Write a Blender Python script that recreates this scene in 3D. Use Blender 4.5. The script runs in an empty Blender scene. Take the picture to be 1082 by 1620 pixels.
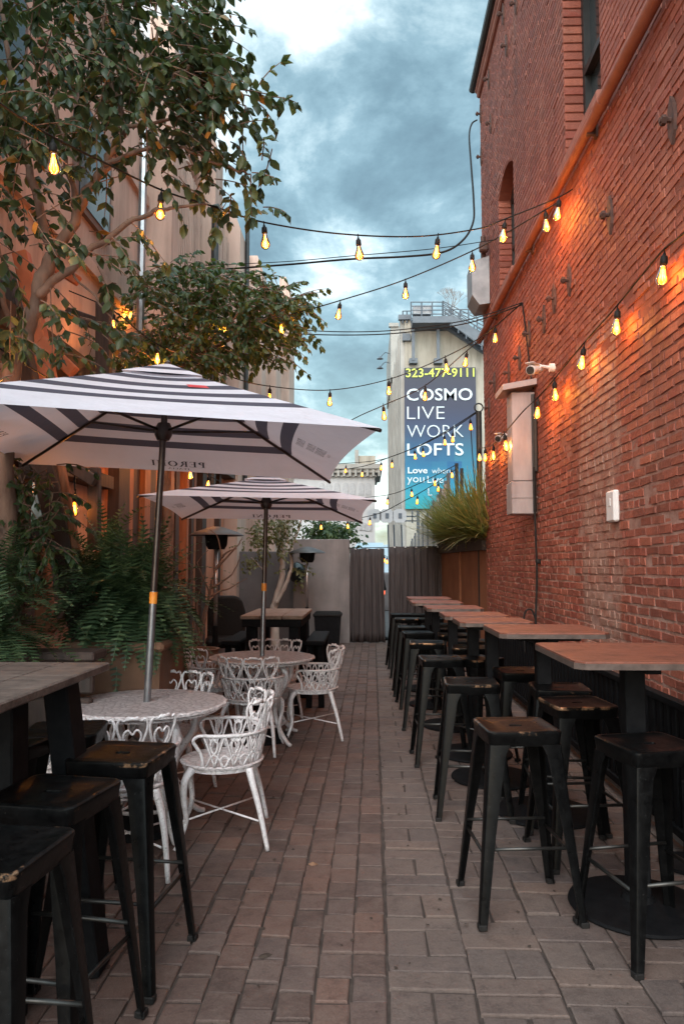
import bpy, math, random
from mathutils import Vector, Matrix, Euler
R = math.radians
sc = bpy.context.scene
COL = sc.collection
random.seed(7)
rnd = random.random
def ru(a, b): return a + (b - a) * random.random()

# ------------------------------------------------------------------ camera
FPX = 1170.0
EYE = Vector((0, 0, 1.45))
PITCH = math.atan(86 / FPX)
YAW = math.atan(37 / FPX * math.cos(PITCH))
cam = bpy.data.cameras.new('camera'); camo = bpy.data.objects.new('camera', cam); COL.objects.link(camo)
camo.location = EYE
camo.rotation_euler = (R(90) + PITCH, 0, YAW)
cam.sensor_fit = 'VERTICAL'; cam.sensor_height = 24.0; cam.lens = 24.0 * FPX / 1620
cam.clip_start = 0.05; cam.clip_end = 600
sc.camera = camo

# ------------------------------------------------------------------ world, sun, exposure
SUN_EL, SUN_AZ = R(38), R(194)      # soft light from high above and behind the camera
w = bpy.data.worlds.new('World'); sc.world = w; w.use_nodes = True
nt = w.node_tree; nt.nodes.clear(); N = nt.nodes; L = nt.links
def wn(t, **k):
    n = N.new(t)
    for a, b in k.items(): setattr(n, a, b)
    return n
out = wn('ShaderNodeOutputWorld'); bgs = wn('ShaderNodeBackground'); bgc = wn('ShaderNodeBackground'); add = wn('ShaderNodeAddShader')
sky = wn('ShaderNodeTexSky'); sky.sky_type = 'NISHITA'; sky.sun_disc = False; sky.sun_elevation = R(6); sky.sun_rotation = SUN_AZ
L.new(sky.outputs[0], bgs.inputs[0]); bgs.inputs[1].default_value = 0.05
tc = wn('ShaderNodeTexCoord'); sep = wn('ShaderNodeSeparateXYZ'); L.new(tc.outputs['Generated'], sep.inputs[0])
def wm(op, a, b=None, clamp=False):
    n = wn('ShaderNodeMath', operation=op); n.use_clamp = clamp
    for i, v in enumerate((a, b)):
        if v is None: continue
        if isinstance(v, (int, float)): n.inputs[i].default_value = v
        else: L.new(v, n.inputs[i])
    return n.outputs[0]
zz = wm('ADD', wm('MAXIMUM', sep.outputs[2], 0.0), 0.42)
cmb = wn('ShaderNodeCombineXYZ'); L.new(wm('DIVIDE', sep.outputs[0], zz), cmb.inputs[0]); L.new(wm('DIVIDE', sep.outputs[1], zz), cmb.inputs[1])
cmb.inputs[2].default_value = 3.7
n1 = wn('ShaderNodeTexNoise'); n1.inputs['Scale'].default_value = 3.4; n1.inputs['Detail'].default_value = 10; n1.inputs['Roughness'].default_value = 0.62; n1.inputs['Distortion'].default_value = 0.15
L.new(cmb.outputs[0], n1.inputs['Vector'])
# one heavy teal cloud bank ahead, to the right of the alley's axis
def blob(d, sx, sy, sz, amt):
    dx = wm('MULTIPLY', wm('SUBTRACT', sep.outputs[0], d[0]), 1 / sx); dy = wm('MULTIPLY', wm('SUBTRACT', sep.outputs[1], d[1]), 1 / sy); dz = wm('MULTIPLY', wm('SUBTRACT', sep.outputs[2], d[2]), 1 / sz)
    s = wm('ADD', wm('ADD', wm('MULTIPLY', dx, dx), wm('MULTIPLY', dy, dy)), wm('MULTIPLY', dz, dz))
    q = wm('SUBTRACT', 1.0, wm('MULTIPLY', s, 0.5), True); return wm('MULTIPLY', wm('MULTIPLY', q, q), amt)
v = wm('ADD', wm('MULTIPLY', wm('SUBTRACT', n1.outputs[0], 0.5), 2.0), 0.5)
v = wm('SUBTRACT', v, blob((0.09, 0.85, 0.49), 0.30, 0.5, 0.16, 0.25))
v = wm('ADD', v, blob((-0.17, 0.83, 0.55), 0.22, 0.5, 0.16, 0.17))
v = wm('ADD', v, blob((0.10, 0.92, 0.37), 0.30, 0.5, 0.08, 0.13))
v = wm('SUBTRACT', v, blob((-0.0, 0.97, 0.23), 0.30, 0.6, 0.10, 0.05))
cr = wn('ShaderNodeValToRGB'); L.new(v, cr.inputs[0])
e = cr.color_ramp.elements
e[0].position = 0.08; e[0].color = (0.050, 0.090, 0.112, 1)
e[1].position = 0.64; e[1].color = (0.46, 0.54, 0.565, 1)
x = e.new(0.26); x.color = (0.082, 0.142, 0.170, 1)
x = e.new(0.40); x.color = (0.135, 0.215, 0.250, 1)
x = e.new(0.53); x.color = (0.265, 0.355, 0.385, 1)
L.new(cr.outputs[0], bgc.inputs[0])
# thick cloud is brightest overhead
zen = wm('ADD', wm('MULTIPLY', wm('SUBTRACT', sep.outputs[2], 0.62, True), 4.0), wm('MULTIPLY', wm('SUBTRACT', wm('MULTIPLY', sep.outputs[1], -1.0), 0.1, True), 5.0))
L.new(wm('ADD', 1.0, zen), bgc.inputs[1])
L.new(bgs.outputs[0], add.inputs[0]); L.new(bgc.outputs[0], add.inputs[1]); L.new(add.outputs[0], out.inputs[0])

sl = bpy.data.lights.new('sun', 'SUN'); so = bpy.data.objects.new('sun', sl); COL.objects.link(so)
sl.energy = 1.2; sl.angle = R(40); sl.color = (1.0, 0.90, 0.86)
so.rotation_euler = Euler((R(90) - SUN_EL, 0, R(180) - SUN_AZ + R(0)), 'XYZ')
so.location = (0, 0, 20)
sc.view_settings.view_transform = 'Standard'; sc.view_settings.look = 'None'; sc.view_settings.gamma = 1; sc.view_settings.exposure = 1.0
sc.cycles.max_bounces = 6; sc.cycles.transparent_max_bounces = 12; sc.cycles.use_light_tree = True
sc.cycles.sample_clamp_indirect = 4

# ------------------------------------------------------------------ measuring helpers (photo 1082 x 1620 px)
_cy, _sy, _cp, _sp = math.cos(YAW), math.sin(YAW), math.cos(PITCH), math.sin(PITCH)
FW = Vector((-_sy * _cp, _cy * _cp, _sp)); RT = Vector((_cy, _sy, 0)); UPV = RT.cross(FW)
def ray(px, py): return FW + RT * ((px - 541) / FPX) + UPV * ((810 - py) / FPX)
def PY(px, py, Y): d = ray(px, py); return EYE + d * (Y / d.y)
def PX(px, py, X): d = ray(px, py); return EYE + d * (X / d.x)
def PZ(px, py, Z): d = ray(px, py); return EYE + d * ((Z - EYE.z) / d.z)

# ------------------------------------------------------------------ mesh builder
class MB:
    def __init__(s): s.v = []; s.f = []; s.m = []; s.mi = 0
    def face(s, idx): s.f.append(tuple(idx)); s.m.append(s.mi)
    def quad(s, a, b, c, d):
        n = len(s.v); s.v += [Vector(a), Vector(b), Vector(c), Vector(d)]; s.face((n, n + 1, n + 2, n + 3))
    def poly(s, pts):
        n = len(s.v); s.v += [Vector(p) for p in pts]; s.face(range(n, n + len(pts)))
    def box(s, c, size, rot=None, bev=0.0):
        c = Vector(c); hx, hy, hz = size[0] / 2, size[1] / 2, size[2] / 2
        M = rot.to_matrix() if isinstance(rot, Euler) else (rot if rot is not None else Matrix.Identity(3))
        n = len(s.v)
        if bev <= 0:
            for x in (-hx, hx):
                for y in (-hy, hy):
                    for z in (-hz, hz): s.v.append(c + M @ Vector((x, y, z)))
            for f in ((0, 1, 3, 2), (4, 6, 7, 5), (0, 4, 5, 1), (2, 3, 7, 6), (0, 2, 6, 4), (1, 5, 7, 3)): s.face([n + i for i in f])
            return
        b = min(bev, hx * .9, hy * .9, hz * .9)
        idx = {}
        for ax in range(3):
            for x in (-1, 1):
                for y in (-1, 1):
                    for z in (-1, 1):
                        h = [hx - b, hy - b, hz - b]; h[ax] += b
                        idx[(ax, x, y, z)] = len(s.v); s.v.append(c + M @ Vector((x * h[0], y * h[1], z * h[2])))
        S = (-1, 1)
        def F(l, nrm):
            a, b2, c2 = (s.v[i] for i in l[:3])
            if (b2 - a).cross(c2 - a).dot(M @ Vector(nrm)) < 0: l = l[::-1]
            s.face(l)
        for q in S:
            F([idx[(0, q, -1, -1)], idx[(0, q, 1, -1)], idx[(0, q, 1, 1)], idx[(0, q, -1, 1)]], (q, 0, 0))
            F([idx[(1, -1, q, -1)], idx[(1, 1, q, -1)], idx[(1, 1, q, 1)], idx[(1, -1, q, 1)]], (0, q, 0))
            F([idx[(2, -1, -1, q)], idx[(2, 1, -1, q)], idx[(2, 1, 1, q)], idx[(2, -1, 1, q)]], (0, 0, q))
        for a in S:
            for b_ in S:
                F([idx[(0, a, b_, -1)], idx[(0, a, b_, 1)], idx[(1, a, b_, 1)], idx[(1, a, b_, -1)]], (a, b_, 0))
                F([idx[(0, a, -1, b_)], idx[(0, a, 1, b_)], idx[(2, a, 1, b_)], idx[(2, a, -1, b_)]], (a, 0, b_))
                F([idx[(1, -1, a, b_)], idx[(1, 1, a, b_)], idx[(2, 1, a, b_)], idx[(2, -1, a, b_)]], (0, a, b_))
                for c_ in S:
                    F([idx[(0, a, b_, c_)], idx[(1, a, b_, c_)], idx[(2, a, b_, c_)]], (a, b_, c_))
    def bar(s, a, b, wx, wy=None, up=(0, 0, 1), bev=0.0):
        a, b = Vector(a), Vector(b); d = b - a; l = d.length; d.normalize(); wy = wy or wx
        u = Vector(up)
        if abs(d.dot(u)) > .98: u = Vector((0, 1, 0))
        x = u.cross(d).normalized(); y = d.cross(x)
        M = Matrix((x, y, d)).transposed()
        s.box((a + b) / 2, (wx, wy, l), M, bev)
    def tube(s, pts, r, seg=8, closed=False, caps=True):
        pts = [Vector(p) for p in pts]; n = len(pts)
        rs = r if isinstance(r, (list, tuple)) else [r] * n
        base = len(s.v); prevx = None
        for i, p in enumerate(pts):
            if closed: t = pts[(i + 1) % n] - pts[i - 1]
            else: t = pts[min(i + 1, n - 1)] - pts[max(i - 1, 0)]
            if t.length < 1e-9: t = Vector((0, 0, 1))
            t.normalize()
            if prevx is None:
                u = Vector((0, 0, 1)) if abs(t.z) < .9 else Vector((1, 0, 0)); x = u.cross(t).normalized()
            else:
                x = prevx - t * prevx.dot(t)
                if x.length < 1e-6: x = Vector((1, 0, 0)).cross(t)
                x.normalize()
            prevx = x; y = t.cross(x)
            for k in range(seg):
                a = 2 * math.pi * k / seg; s.v.append(p + (x * math.cos(a) + y * math.sin(a)) * rs[i])
        for i in range(n if closed else n - 1):
            j = (i + 1) % n
            for k in range(seg):
                k2 = (k + 1) % seg; s.face((base + i * seg + k, base + i * seg + k2, base + j * seg + k2, base + j * seg + k))
        if caps and not closed:
            s.face([base + k for k in range(seg)][::-1]); s.face([base + (n - 1) * seg + k for k in range(seg)])
    def lathe(s, prof, c=(0, 0, 0), seg=24, M=None):
        c = Vector(c); base = len(s.v); n = len(prof)
        for (r, z) in prof:
            for k in range(seg):
                a = 2 * math.pi * k / seg; p = Vector((r * math.cos(a), r * math.sin(a), z))
                s.v.append(c + (M @ p if M else p))
        for i in range(n - 1):
            for k in range(seg):
                k2 = (k + 1) % seg; s.face((base + i * seg + k, base + i * seg + k2, base + (i + 1) * seg + k2, base + (i + 1) * seg + k))
        if prof[0][0] > 1e-4: s.face([base + k for k in range(seg)][::-1])
        if prof[-1][0] > 1e-4: s.face([base + (n - 1) * seg + k for k in range(seg)])
    def prism(s, pts, off):
        pts = [Vector(p) for p in pts]; off = Vector(off); n = len(pts); b = len(s.v)
        s.v += pts + [p + off for p in pts]
        s.face(range(b, b + n)[::-1]); s.face(range(b + n, b + 2 * n))
        for i in range(n):
            j = (i + 1) % n; s.face((b + i, b + j, b + n + j, b + n + i))
    def build(s, name, mat, parent=None, smooth=False, loc=None, auto=None):
        me = bpy.data.meshes.new(name); me.from_pydata([tuple(v) for v in s.v], [], s.f)
        for m in (mat if isinstance(mat, (list, tuple)) else [mat]): me.materials.append(m)
        if isinstance(mat, (list, tuple)): me.polygons.foreach_set('material_index', s.m)
        if smooth or auto:
            me.polygons.foreach_set('use_smooth', [True] * len(me.polygons))
        me.update()
        if auto:
            try: me.set_sharp_from_angle(angle=R(auto))
            except Exception: pass
        o = bpy.data.objects.new(name, me); COL.objects.link(o)
        if parent: o.parent = parent
        if loc: o.location = loc
        return o
def tag(o, label=None, cat=None, group=None, kind=None):
    if label: o['label'] = label
    if cat: o['category'] = cat
    if group: o['group'] = group
    if kind: o['kind'] = kind
    return o
def thing(name, label, cat, loc=(0, 0, 0), rz=0, group=None):
    o = bpy.data.objects.new(name, None); o.empty_display_size = .1; COL.objects.link(o)
    o.location = loc; o.rotation_euler = (0, 0, rz)
    return tag(o, label, cat, group)
def copy_tree(o, parent=None):
    c = o.copy(); COL.objects.link(c)
    if parent: c.parent = parent; c.matrix_parent_inverse = o.matrix_parent_inverse
    for ch in list(o.children): copy_tree(ch, c)
    return c
def weld(o, d=.0006):
    import bmesh
    b = bmesh.new(); b.from_mesh(o.data); bmesh.ops.remove_doubles(b, verts=b.verts, dist=d)
    for e_ in b.edges:
        if len(e_.link_faces) == 2 and e_.calc_face_angle(0) > .17: e_.smooth = False
    b.to_mesh(o.data); b.free(); return o
def bez(p, n=10):
    p = [Vector(q) for q in p]; out = []
    k = len(p)
    for i in range(k - 1):                       # catmull-rom through the points
        a, b, c, d = p[max(i - 1, 0)], p[i], p[i + 1], p[min(i + 2, k - 1)]
        for j in range(n):
            t = j / n
            out.append(0.5 * ((2 * b) + (c - a) * t + (2 * a - 5 * b + 4 * c - d) * t * t + (-a + 3 * b - 3 * c + d) * t ** 3))
    out.append(p[-1]); return out

# ------------------------------------------------------------------ materials
class G:
    """small node-graph helper"""
    def __init__(s, name):
        s.m = bpy.data.materials.new(name); s.m.use_nodes = True; s.t = s.m.node_tree
        s.b = s.t.nodes['Principled BSDF']; s.o = s.t.nodes['Material Output']
    def n(s, t, **k):
        x = s.t.nodes.new(t)
        for a, b in k.items():
            if a.startswith('i_'): x.inputs[a[2:].replace('_', ' ')].default_value = b
            else: setattr(x, a, b)
        return x
    def l(s, a, b): s.t.links.new(a, b)
    def math(s, op, a, b=None, clamp=False):
        x = s.n('ShaderNodeMath', operation=op); x.use_clamp = clamp
        for i, v in enumerate((a, b)):
            if v is None: continue
            if isinstance(v, (int, float)): x.inputs[i].default_value = v
            else: s.l(v, x.inputs[i])
        return x.outputs[0]
    def noise(s, scale, detail=4, rough=.55, vec=None, dist=0):
        x = s.n('ShaderNodeTexNoise'); x.inputs['Scale'].default_value = scale; x.inputs['Detail'].default_value = detail
        x.inputs['Roughness'].default_value = rough; x.inputs['Distortion'].default_value = dist
        s.l(vec if vec is not None else s.coord(), x.inputs['Vector']); return x.outputs[0]
    def coord(s, k='Object'):
        if not hasattr(s, '_tc'): s._tc = s.n('ShaderNodeTexCoord')
        return s._tc.outputs[k]
    def scaled(s, sc_, k='Object'):
        x = s.n('ShaderNodeMapping'); x.inputs['Scale'].default_value = sc_; s.l(s.coord(k), x.inputs[0]); return x.outputs[0]
    def ramp(s, v, stops):
        x = s.n('ShaderNodeValToRGB'); el = x.color_ramp.elements
        while len(el) < len(stops): el.new(.5)
        for e_, (p, c) in zip(el, stops):
            e_.position = p; e_.color = (c if isinstance(c, tuple) else (c, c, c)) + (1,)
        s.l(v, x.inputs[0]); return x.outputs[0]
    def mix(s, f, a, b, mode='MIX'):
        x = s.n('ShaderNodeMix', data_type='RGBA', blend_type=mode)
        for i, v in ((0, f), (6, a), (7, b)):
            if isinstance(v, (int, float)): x.inputs[i].default_value = v
            elif isinstance(v, tuple): x.inputs[i].default_value = v + (1,)
            else: s.l(v, x.inputs[i])
        return x.outputs[2]
    def bump(s, h, strength=.3, dist=.01):
        x = s.n('ShaderNodeBump'); x.inputs['Strength'].default_value = strength; x.inputs['Distance'].default_value = dist
        s.l(h, x.inputs['Height'])
        if s.b.inputs['Normal'].is_linked: s.l(s.b.inputs['Normal'].links[0].from_socket, x.inputs['Normal'])
        s.l(x.outputs[0], s.b.inputs['Normal'])
    def col(s, c):
        if isinstance(c, tuple): s.b.inputs['Base Color'].default_value = c + (1,)
        else: s.l(c, s.b.inputs['Base Color'])
    def set(s, rough=None, metal=None, spec=None):
        for k, v in (('Roughness', rough), ('Metallic', metal), ('Specular IOR Level', spec)):
            if v is None: continue
            if isinstance(v, (int, float)): s.b.inputs[k].default_value = v
            else: s.l(v, s.b.inputs[k])
def varied(name, c1, c2, scale=8, rough=.7, bump=.2, bd=.004, metal=0, detail=6, stretch=None, spec=None, streak=0):
    g = G(name); v = g.scaled(stretch) if stretch else g.coord()
    n = g.noise(scale, detail, .6, v)
    c_ = g.ramp(n, [(.3, c1), (.7, c2)])
    if streak:
        sn = g.noise(2.2, 8, .7, g.scaled((1, 1, .12))); c_ = g.mix(g.ramp(sn, [(.46, 0.0), (.66, streak)]), c_, tuple(x * .42 for x in c1))
    g.col(c_); g.set(rough, metal, spec)
    if bump: g.bump(g.noise(scale * 4, 5, .6, v), bump, bd)
    return g.m
def emis(name, col, st):
    g = G(name); g.b.inputs['Base Color'].default_value = (0, 0, 0, 1); g.b.inputs['Emission Color'].default_value = col + (1,); g.b.inputs['Emission Strength'].default_value = st; return g.m

M = {}
# bricks: colour differs brick by brick, with soot, flaked paint and pale mortar smears
def brick_mat(name, base):
    g = G(name); geo = g.n('ShaderNodeNewGeometry'); rv = geo.outputs['Random Per Island']
    c = g.ramp(rv, [(0, tuple(x * .62 for x in base)), (.35, base), (.7, (base[0] * 1.12, base[1] * 1.25, base[2] * 1.2)), (1, (base[0] * .8, base[1] * .65, base[2] * .7))])
    big = g.noise(.9, 6, .65)
    c = g.mix(g.ramp(big, [(.4, 0.0), (.7, .55)]), c, (base[0] * .55, base[1] * .62, base[2] * .75))
    sm = g.noise(5, 8, .75, g.scaled((1, .7, 2.2)))
    c = g.mix(g.ramp(sm, [(.56, 0.0), (.7, .5)]), c, (.30, .20, .165))
    sp = g.noise(70, 4, .7)
    c = g.mix(g.ramp(sp, [(.35, .35), (.6, 0.0)]), c, tuple(x * .45 for x in base))
    # bricked-up opening, left paler by old mortar
    ps = g.n('ShaderNodeSeparateXYZ'); g.l(g.coord(), ps.inputs[0]); wob = g.math('MULTIPLY', g.math('SUBTRACT', g.noise(3, 5, .6), .5), .5)
    yy = g.math('ADD', ps.outputs[1], wob); ins = g.math('MULTIPLY', g.math('MULTIPLY', g.math('SUBTRACT', yy, 5.05), 12, True), g.math('MULTIPLY', g.math('SUBTRACT', 6.08, yy), 12, True))
    ins = g.math('MULTIPLY', ins, g.math('MULTIPLY', g.math('SUBTRACT', 3.35, g.math('ADD', ps.outputs[2], wob)), 4, True))
    pm = g.math('MULTIPLY', ins, g.ramp(g.noise(7, 6, .7), [(.36, .15), (.55, .85)]))
    c = g.mix(pm, c, (.36, .22, .17))
    soot = g.noise(1.3, 8, .72, g.scaled((1, 2.2, .45))); c = g.mix(g.ramp(soot, [(.52, 0.0), (.7, .6)]), c, (base[0] * .33, base[1] * .42, base[2] * .5))
    drip = g.noise(1.6, 6, .7, g.scaled((1, 2.6, .35))); c = g.mix(g.ramp(drip, [(.55, 0.0), (.72, .4)]), c, (.47, .22, .155))
    g.col(c); g.set(g.ramp(sm, [(.3, .55), (.7, .85)]), 0, .35)
    g.bump(g.noise(38, 7, .7), .7, .007); g.bump(g.noise(9, 5, .6), .8, .016)
    return g.m
M['brick'] = brick_mat('brick_face', (.35, .100, .063))
M['brick_up'] = brick_mat('brick_painted', (.33, .105, .072))
def mortar_mat():
    g = G('mortar'); n = g.noise(7, 8, .7); c = g.ramp(n, [(.3, (.20, .09, .066)), (.5, (.34, .20, .16)), (.72, (.47, .32, .27))])
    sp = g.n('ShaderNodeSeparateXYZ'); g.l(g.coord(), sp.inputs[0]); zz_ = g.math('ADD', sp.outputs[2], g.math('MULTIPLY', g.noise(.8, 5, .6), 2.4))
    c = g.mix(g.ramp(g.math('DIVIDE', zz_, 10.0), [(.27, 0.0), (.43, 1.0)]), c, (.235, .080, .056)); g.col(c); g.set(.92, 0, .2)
    g.bump(g.noise(45, 6, .7), .6, .006); g.bump(g.noise(8, 4, .6), .5, .012); return g.m
M['mortar'] = mortar_mat()
# pavers
def paver(name, cols):
    g = G(name); geo = g.n('ShaderNodeNewGeometry'); rv = geo.outputs['Random Per Island']
    c = g.ramp(rv, [(i / (len(cols) - 1), k) for i, k in enumerate(cols)])
    big = g.noise(1.1, 5, .6); c = g.mix(g.ramp(big, [(.35, .0), (.7, .45)]), c, (.068, .048, .045))
    st = g.noise(3.1, 8, .75); c = g.mix(g.ramp(st, [(.58, 0.0), (.68, .45)]), c, (.05, .036, .034))
    fine = g.noise(110, 5, .75); c = g.mix(g.ramp(fine, [(.3, .5), (.6, 0.0)]), c, (.04, .027, .025))
    sp2 = g.noise(190, 3, .7); c = g.mix(g.ramp(sp2, [(.58, 0.0), (.68, .45)]), c, (.20, .155, .135))
    bl = g.noise(13, 6, .7); c = g.mix(g.ramp(bl, [(.45, 0.0), (.7, .5)]), c, (.17, .125, .105)); c = g.mix(g.ramp(bl, [(.3, .5), (.45, 0.0)]), c, (.045, .033, .030))
    g.col(c); g.set(g.ramp(big, [(.3, .55), (.7, .8)]), 0, .3)
    g.bump(g.noise(60, 7, .75), .6, .004); g.bump(g.noise(9, 5, .65), .6, .014)
    return g.m
M['paver'] = paver('clay_paver', [(.100, .066, .056), (.145, .092, .076), (.190, .108, .083), (.122, .087, .078), (.172, .118, .099)])
M['paver2'] = paver('concrete_paver', [(.150, .112, .097), (.185, .138, .118), (.13, .10, .091), (.20, .138, .112), (.105, .086, .084)])
M['joint'] = varied('joint_sand', (.034, .024, .020), (.075, .054, .045), 14, .95, .5, .005)
M['asphalt'] = varied('street_asphalt', (.05, .05, .055), (.09, .09, .09), 3, .9, .3)
# black metal stool paint with worn bronze edges
def stool_mat():
    g = G('black_stool_paint'); sepn = g.n('ShaderNodeSeparateXYZ'); g.l(g.coord(), sepn.inputs[0])
    ax = g.math('ABSOLUTE', sepn.outputs[0]); ay = g.math('ABSOLUTE', sepn.outputs[1]); mx = g.math('MAXIMUM', ax, ay)
    edge = g.math('MULTIPLY', g.math('SUBTRACT', mx, .1455), 250, True)
    edge = g.math('MULTIPLY', edge, g.math('MULTIPLY', g.math('SUBTRACT', sepn.outputs[2], .745), 300, True), True)
    oi = g.n('ShaderNodeObjectInfo'); cx = g.n('ShaderNodeVectorMath', operation='ADD'); g.l(g.coord(), cx.inputs[0])
    cv = g.n('ShaderNodeCombineXYZ'); g.l(g.math('MULTIPLY', oi.outputs['Random'], 30), cv.inputs[0]); g.l(cv.outputs[0], cx.inputs[1])
    wn_ = g.noise(9, 6, .7, cx.outputs[0])
    wear = g.math('MULTIPLY', edge, g.ramp(g.math('ADD', wn_, g.math('MULTIPLY', g.math('SUBTRACT', oi.outputs['Random'], .5), .16)), [(.56, 0.0), (.66, .8)]))
    n = g.noise(30, 6, .7, cx.outputs[0])
    c = g.mix(g.ramp(n, [(.35, 0.0), (.7, 1.0)]), (.002, .002, .0022), (.006, .006, .0062))
    sc2 = g.ramp(g.noise(150, 3, .6, cx.outputs[0]), [(.66, 0.0), (.72, .35)])
    c = g.mix(sc2, c, (.09, .085, .08))
    c = g.mix(wear, c, (.42, .24, .14)); g.col(c)
    g.set(g.ramp(n, [(.3, .26), (.7, .46)]), g.math('MULTIPLY', wear, .85), .13)
    g.bump(g.noise(90, 4, .6, cx.outputs[0]), .12, .002)
    return g.m
M['stool'] = stool_mat()
M['black'] = varied('black_painted_metal', (.005, .005, .006), (.011, .011, .012), 22, .7, .15, .002, 0, spec=.09)
M['dark_wood'] = varied('dark_stained_wood', (.014, .012, .011), (.035, .029, .026), 9, .5, .3, .003, stretch=(1, .2, 1))
def top_mat(name, a, b, c3, rough=.38):
    g = G(name); v = g.scaled((1.2, 9, 9)); n = g.noise(3.0, 8, .7, v, .6)
    c = g.ramp(n, [(.28, a), (.5, b), (.72, c3)]); st = g.noise(9, 8, .75)
    c = g.mix(g.ramp(st, [(.50, 0.0), (.66, .6)]), c, tuple(x * .4 for x in a)); g.col(c); g.set(g.ramp(st, [(.3, rough), (.7, rough + .22)]), 0, .5)
    g.bump(n, .25, .003); return g.m
M['tabletop'] = top_mat('red_brown_tabletop', (.115, .038, .024), (.19, .060, .036), (.25, .085, .052))
M['old_top'] = top_mat('weathered_grey_tabletop', (.03, .022, .02), (.10, .075, .063), (.19, .15, .13), .45)
M['tan_top'] = top_mat('tan_tabletop', (.16, .105, .075), (.24, .165, .12), (.30, .21, .155), .5)
M['edge'] = varied('table_edge_band', (.05, .035, .03), (.14, .10, .085), 16, .4, .2)
# white cast aluminium
def white_cast():
    g = G('white_cast_iron'); n = g.noise(22, 6, .7)
    c = g.ramp(n, [(.3, (.50, .45, .45)), (.55, (.70, .655, .655)), (.75, (.76, .72, .72))]); r = g.noise(75, 4, .7)
    c = g.mix(g.ramp(r, [(.58, 0.0), (.66, .7)]), c, (.16, .115, .10)); g.col(c); g.set(.42, 0, .5); g.bump(g.noise(60, 5, .6), .3, .003); return g.m
M['white_cast'] = white_cast()
def lace():
    g = G('white_cast_lace_top'); v = g.n('ShaderNodeTexVoronoi', feature='DISTANCE_TO_EDGE'); v.inputs['Scale'].default_value = 24
    ds = g.n('ShaderNodeVectorMath', operation='ADD'); nz = g.n('ShaderNodeTexNoise'); nz.inputs['Scale'].default_value = 14; g.l(g.coord(), nz.inputs['Vector']); sclr = g.n('ShaderNodeVectorMath', operation='SCALE'); sclr.inputs['Scale'].default_value = .05
    g.l(nz.outputs['Color'], sclr.inputs[0]); g.l(g.coord(), ds.inputs[0]); g.l(sclr.outputs[0], ds.inputs[1]); g.l(ds.outputs[0], v.inputs['Vector'])
    c = g.ramp(v.outputs['Distance'], [(.0, (.42, .37, .37)), (.10, (.64, .585, .58)), (.3, (.70, .65, .645))]); g.col(c); g.set(.5, 0, .5)
    g.bump(v.outputs['Distance'], .9, .01); return g.m
M['lace'] = lace()
# umbrella cloth
def cloth(name, col_, dirt):
    g = G(name); n = g.noise(2.2, 6, .65); c = g.mix(g.ramp(n, [(.45, 0.0), (.75, .4)]), col_, dirt); g.col(c); g.set(.9, 0, .15)
    wv = g.noise(500, 2, .5); g.bump(wv, .15, .001); g.bump(g.noise(3.0, 4, .55), .8, .05)
    tr = g.n('ShaderNodeBsdfTranslucent'); g.l(c, tr.inputs['Color']); mx = g.n('ShaderNodeMixShader'); mx.inputs[0].default_value = .28
    g.l(g.b.outputs[0], mx.inputs[1]); g.l(tr.outputs[0], mx.inputs[2]); g.l(mx.outputs[0], g.o.inputs[0]); return g.m
M['cloth_w'] = cloth('white_canopy_cloth', (.67, .655, .73), (.50, .48, .53))
M['cloth_n'] = cloth('navy_canopy_cloth', (.088, .086, .115), (.10, .095, .12))
M['print'] = varied('navy_print', (.04, .04, .06), (.06, .055, .08), 30, .8, 0)
M['print_red'] = varied('red_print', (.55, .05, .06), (.45, .05, .06), 30, .8, 0)
M['bronze'] = varied('bronze_tube', (.045, .035, .032), (.09, .068, .06), 12, .35, .05, .001, .7)
M['greymetal'] = varied('brushed_grey_tube', (.20, .20, .21), (.30, .30, .31), 20, .38, .05, .001, .8)
M['steel'] = varied('worn_steel', (.42, .40, .40), (.62, .58, .57), 9, .32, .08, .001, .85)
M['orange_tape'] = varied('orange_tape', (.75, .22, .02), (.8, .3, .04), 20, .5, 0)
M['cabinet'] = varied('cabinet_pale_metal', (.27, .225, .225), (.42, .36, .355), 3.5, .42, .06, .003, .25, stretch=(2, 2, .5))
M['galv'] = varied('galvanised_box', (.20, .20, .21), (.36, .35, .36), 5, .5, .1, .003, .5)
M['heater'] = varied('dull_heater_metal', (.07, .065, .065), (.12, .11, .11), 6, .5, .05, .002, .5)
M['railm'] = varied('rubbed_dark_steel', (.02, .02, .02), (.08, .075, .07), 6, .4, 0, metal=.7)
M['white_plastic'] = varied('white_plastic', (.66, .64, .63), (.76, .74, .73), 12, .4, 0)
M['cable'] = varied('black_rubber_cable', (.010, .009, .009), (.018, .016, .015), 30, .65, 0, spec=.2)
M['glass_dark'] = (lambda g: (g.col((.02, .028, .03)), g.set(.12, 0, .45), g.m)[2])(G('dark_window_glass'))
M['frame_dark'] = varied('dark_window_frame', (.012, .013, .013), (.03, .03, .03), 10, .5, .1)
M['pipe'] = varied('red_painted_pipe', (.22, .075, .05), (.32, .115, .075), 7, .7, .15, .003)
M['sill'] = varied('red_sill_brick', (.24, .09, .065), (.35, .14, .10), 9, .8, .4, .006)
M['iron'] = varied('rusty_iron_plate', (.05, .028, .024), (.14, .07, .055), 18, .7, .3, .003, .3)
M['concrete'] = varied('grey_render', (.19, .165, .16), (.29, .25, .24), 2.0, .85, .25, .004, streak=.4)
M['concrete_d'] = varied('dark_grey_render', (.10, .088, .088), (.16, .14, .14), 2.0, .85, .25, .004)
M['curtain'] = varied('grey_brown_curtain', (.045, .036, .036), (.085, .068, .066), 3, .9, .5, .004, stretch=(9, 9, .6))
M['rust_panel'] = varied('rust_brown_plaster', (.20, .075, .035), (.31, .125, .06), 2.5, .75, .3, .004)
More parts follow.
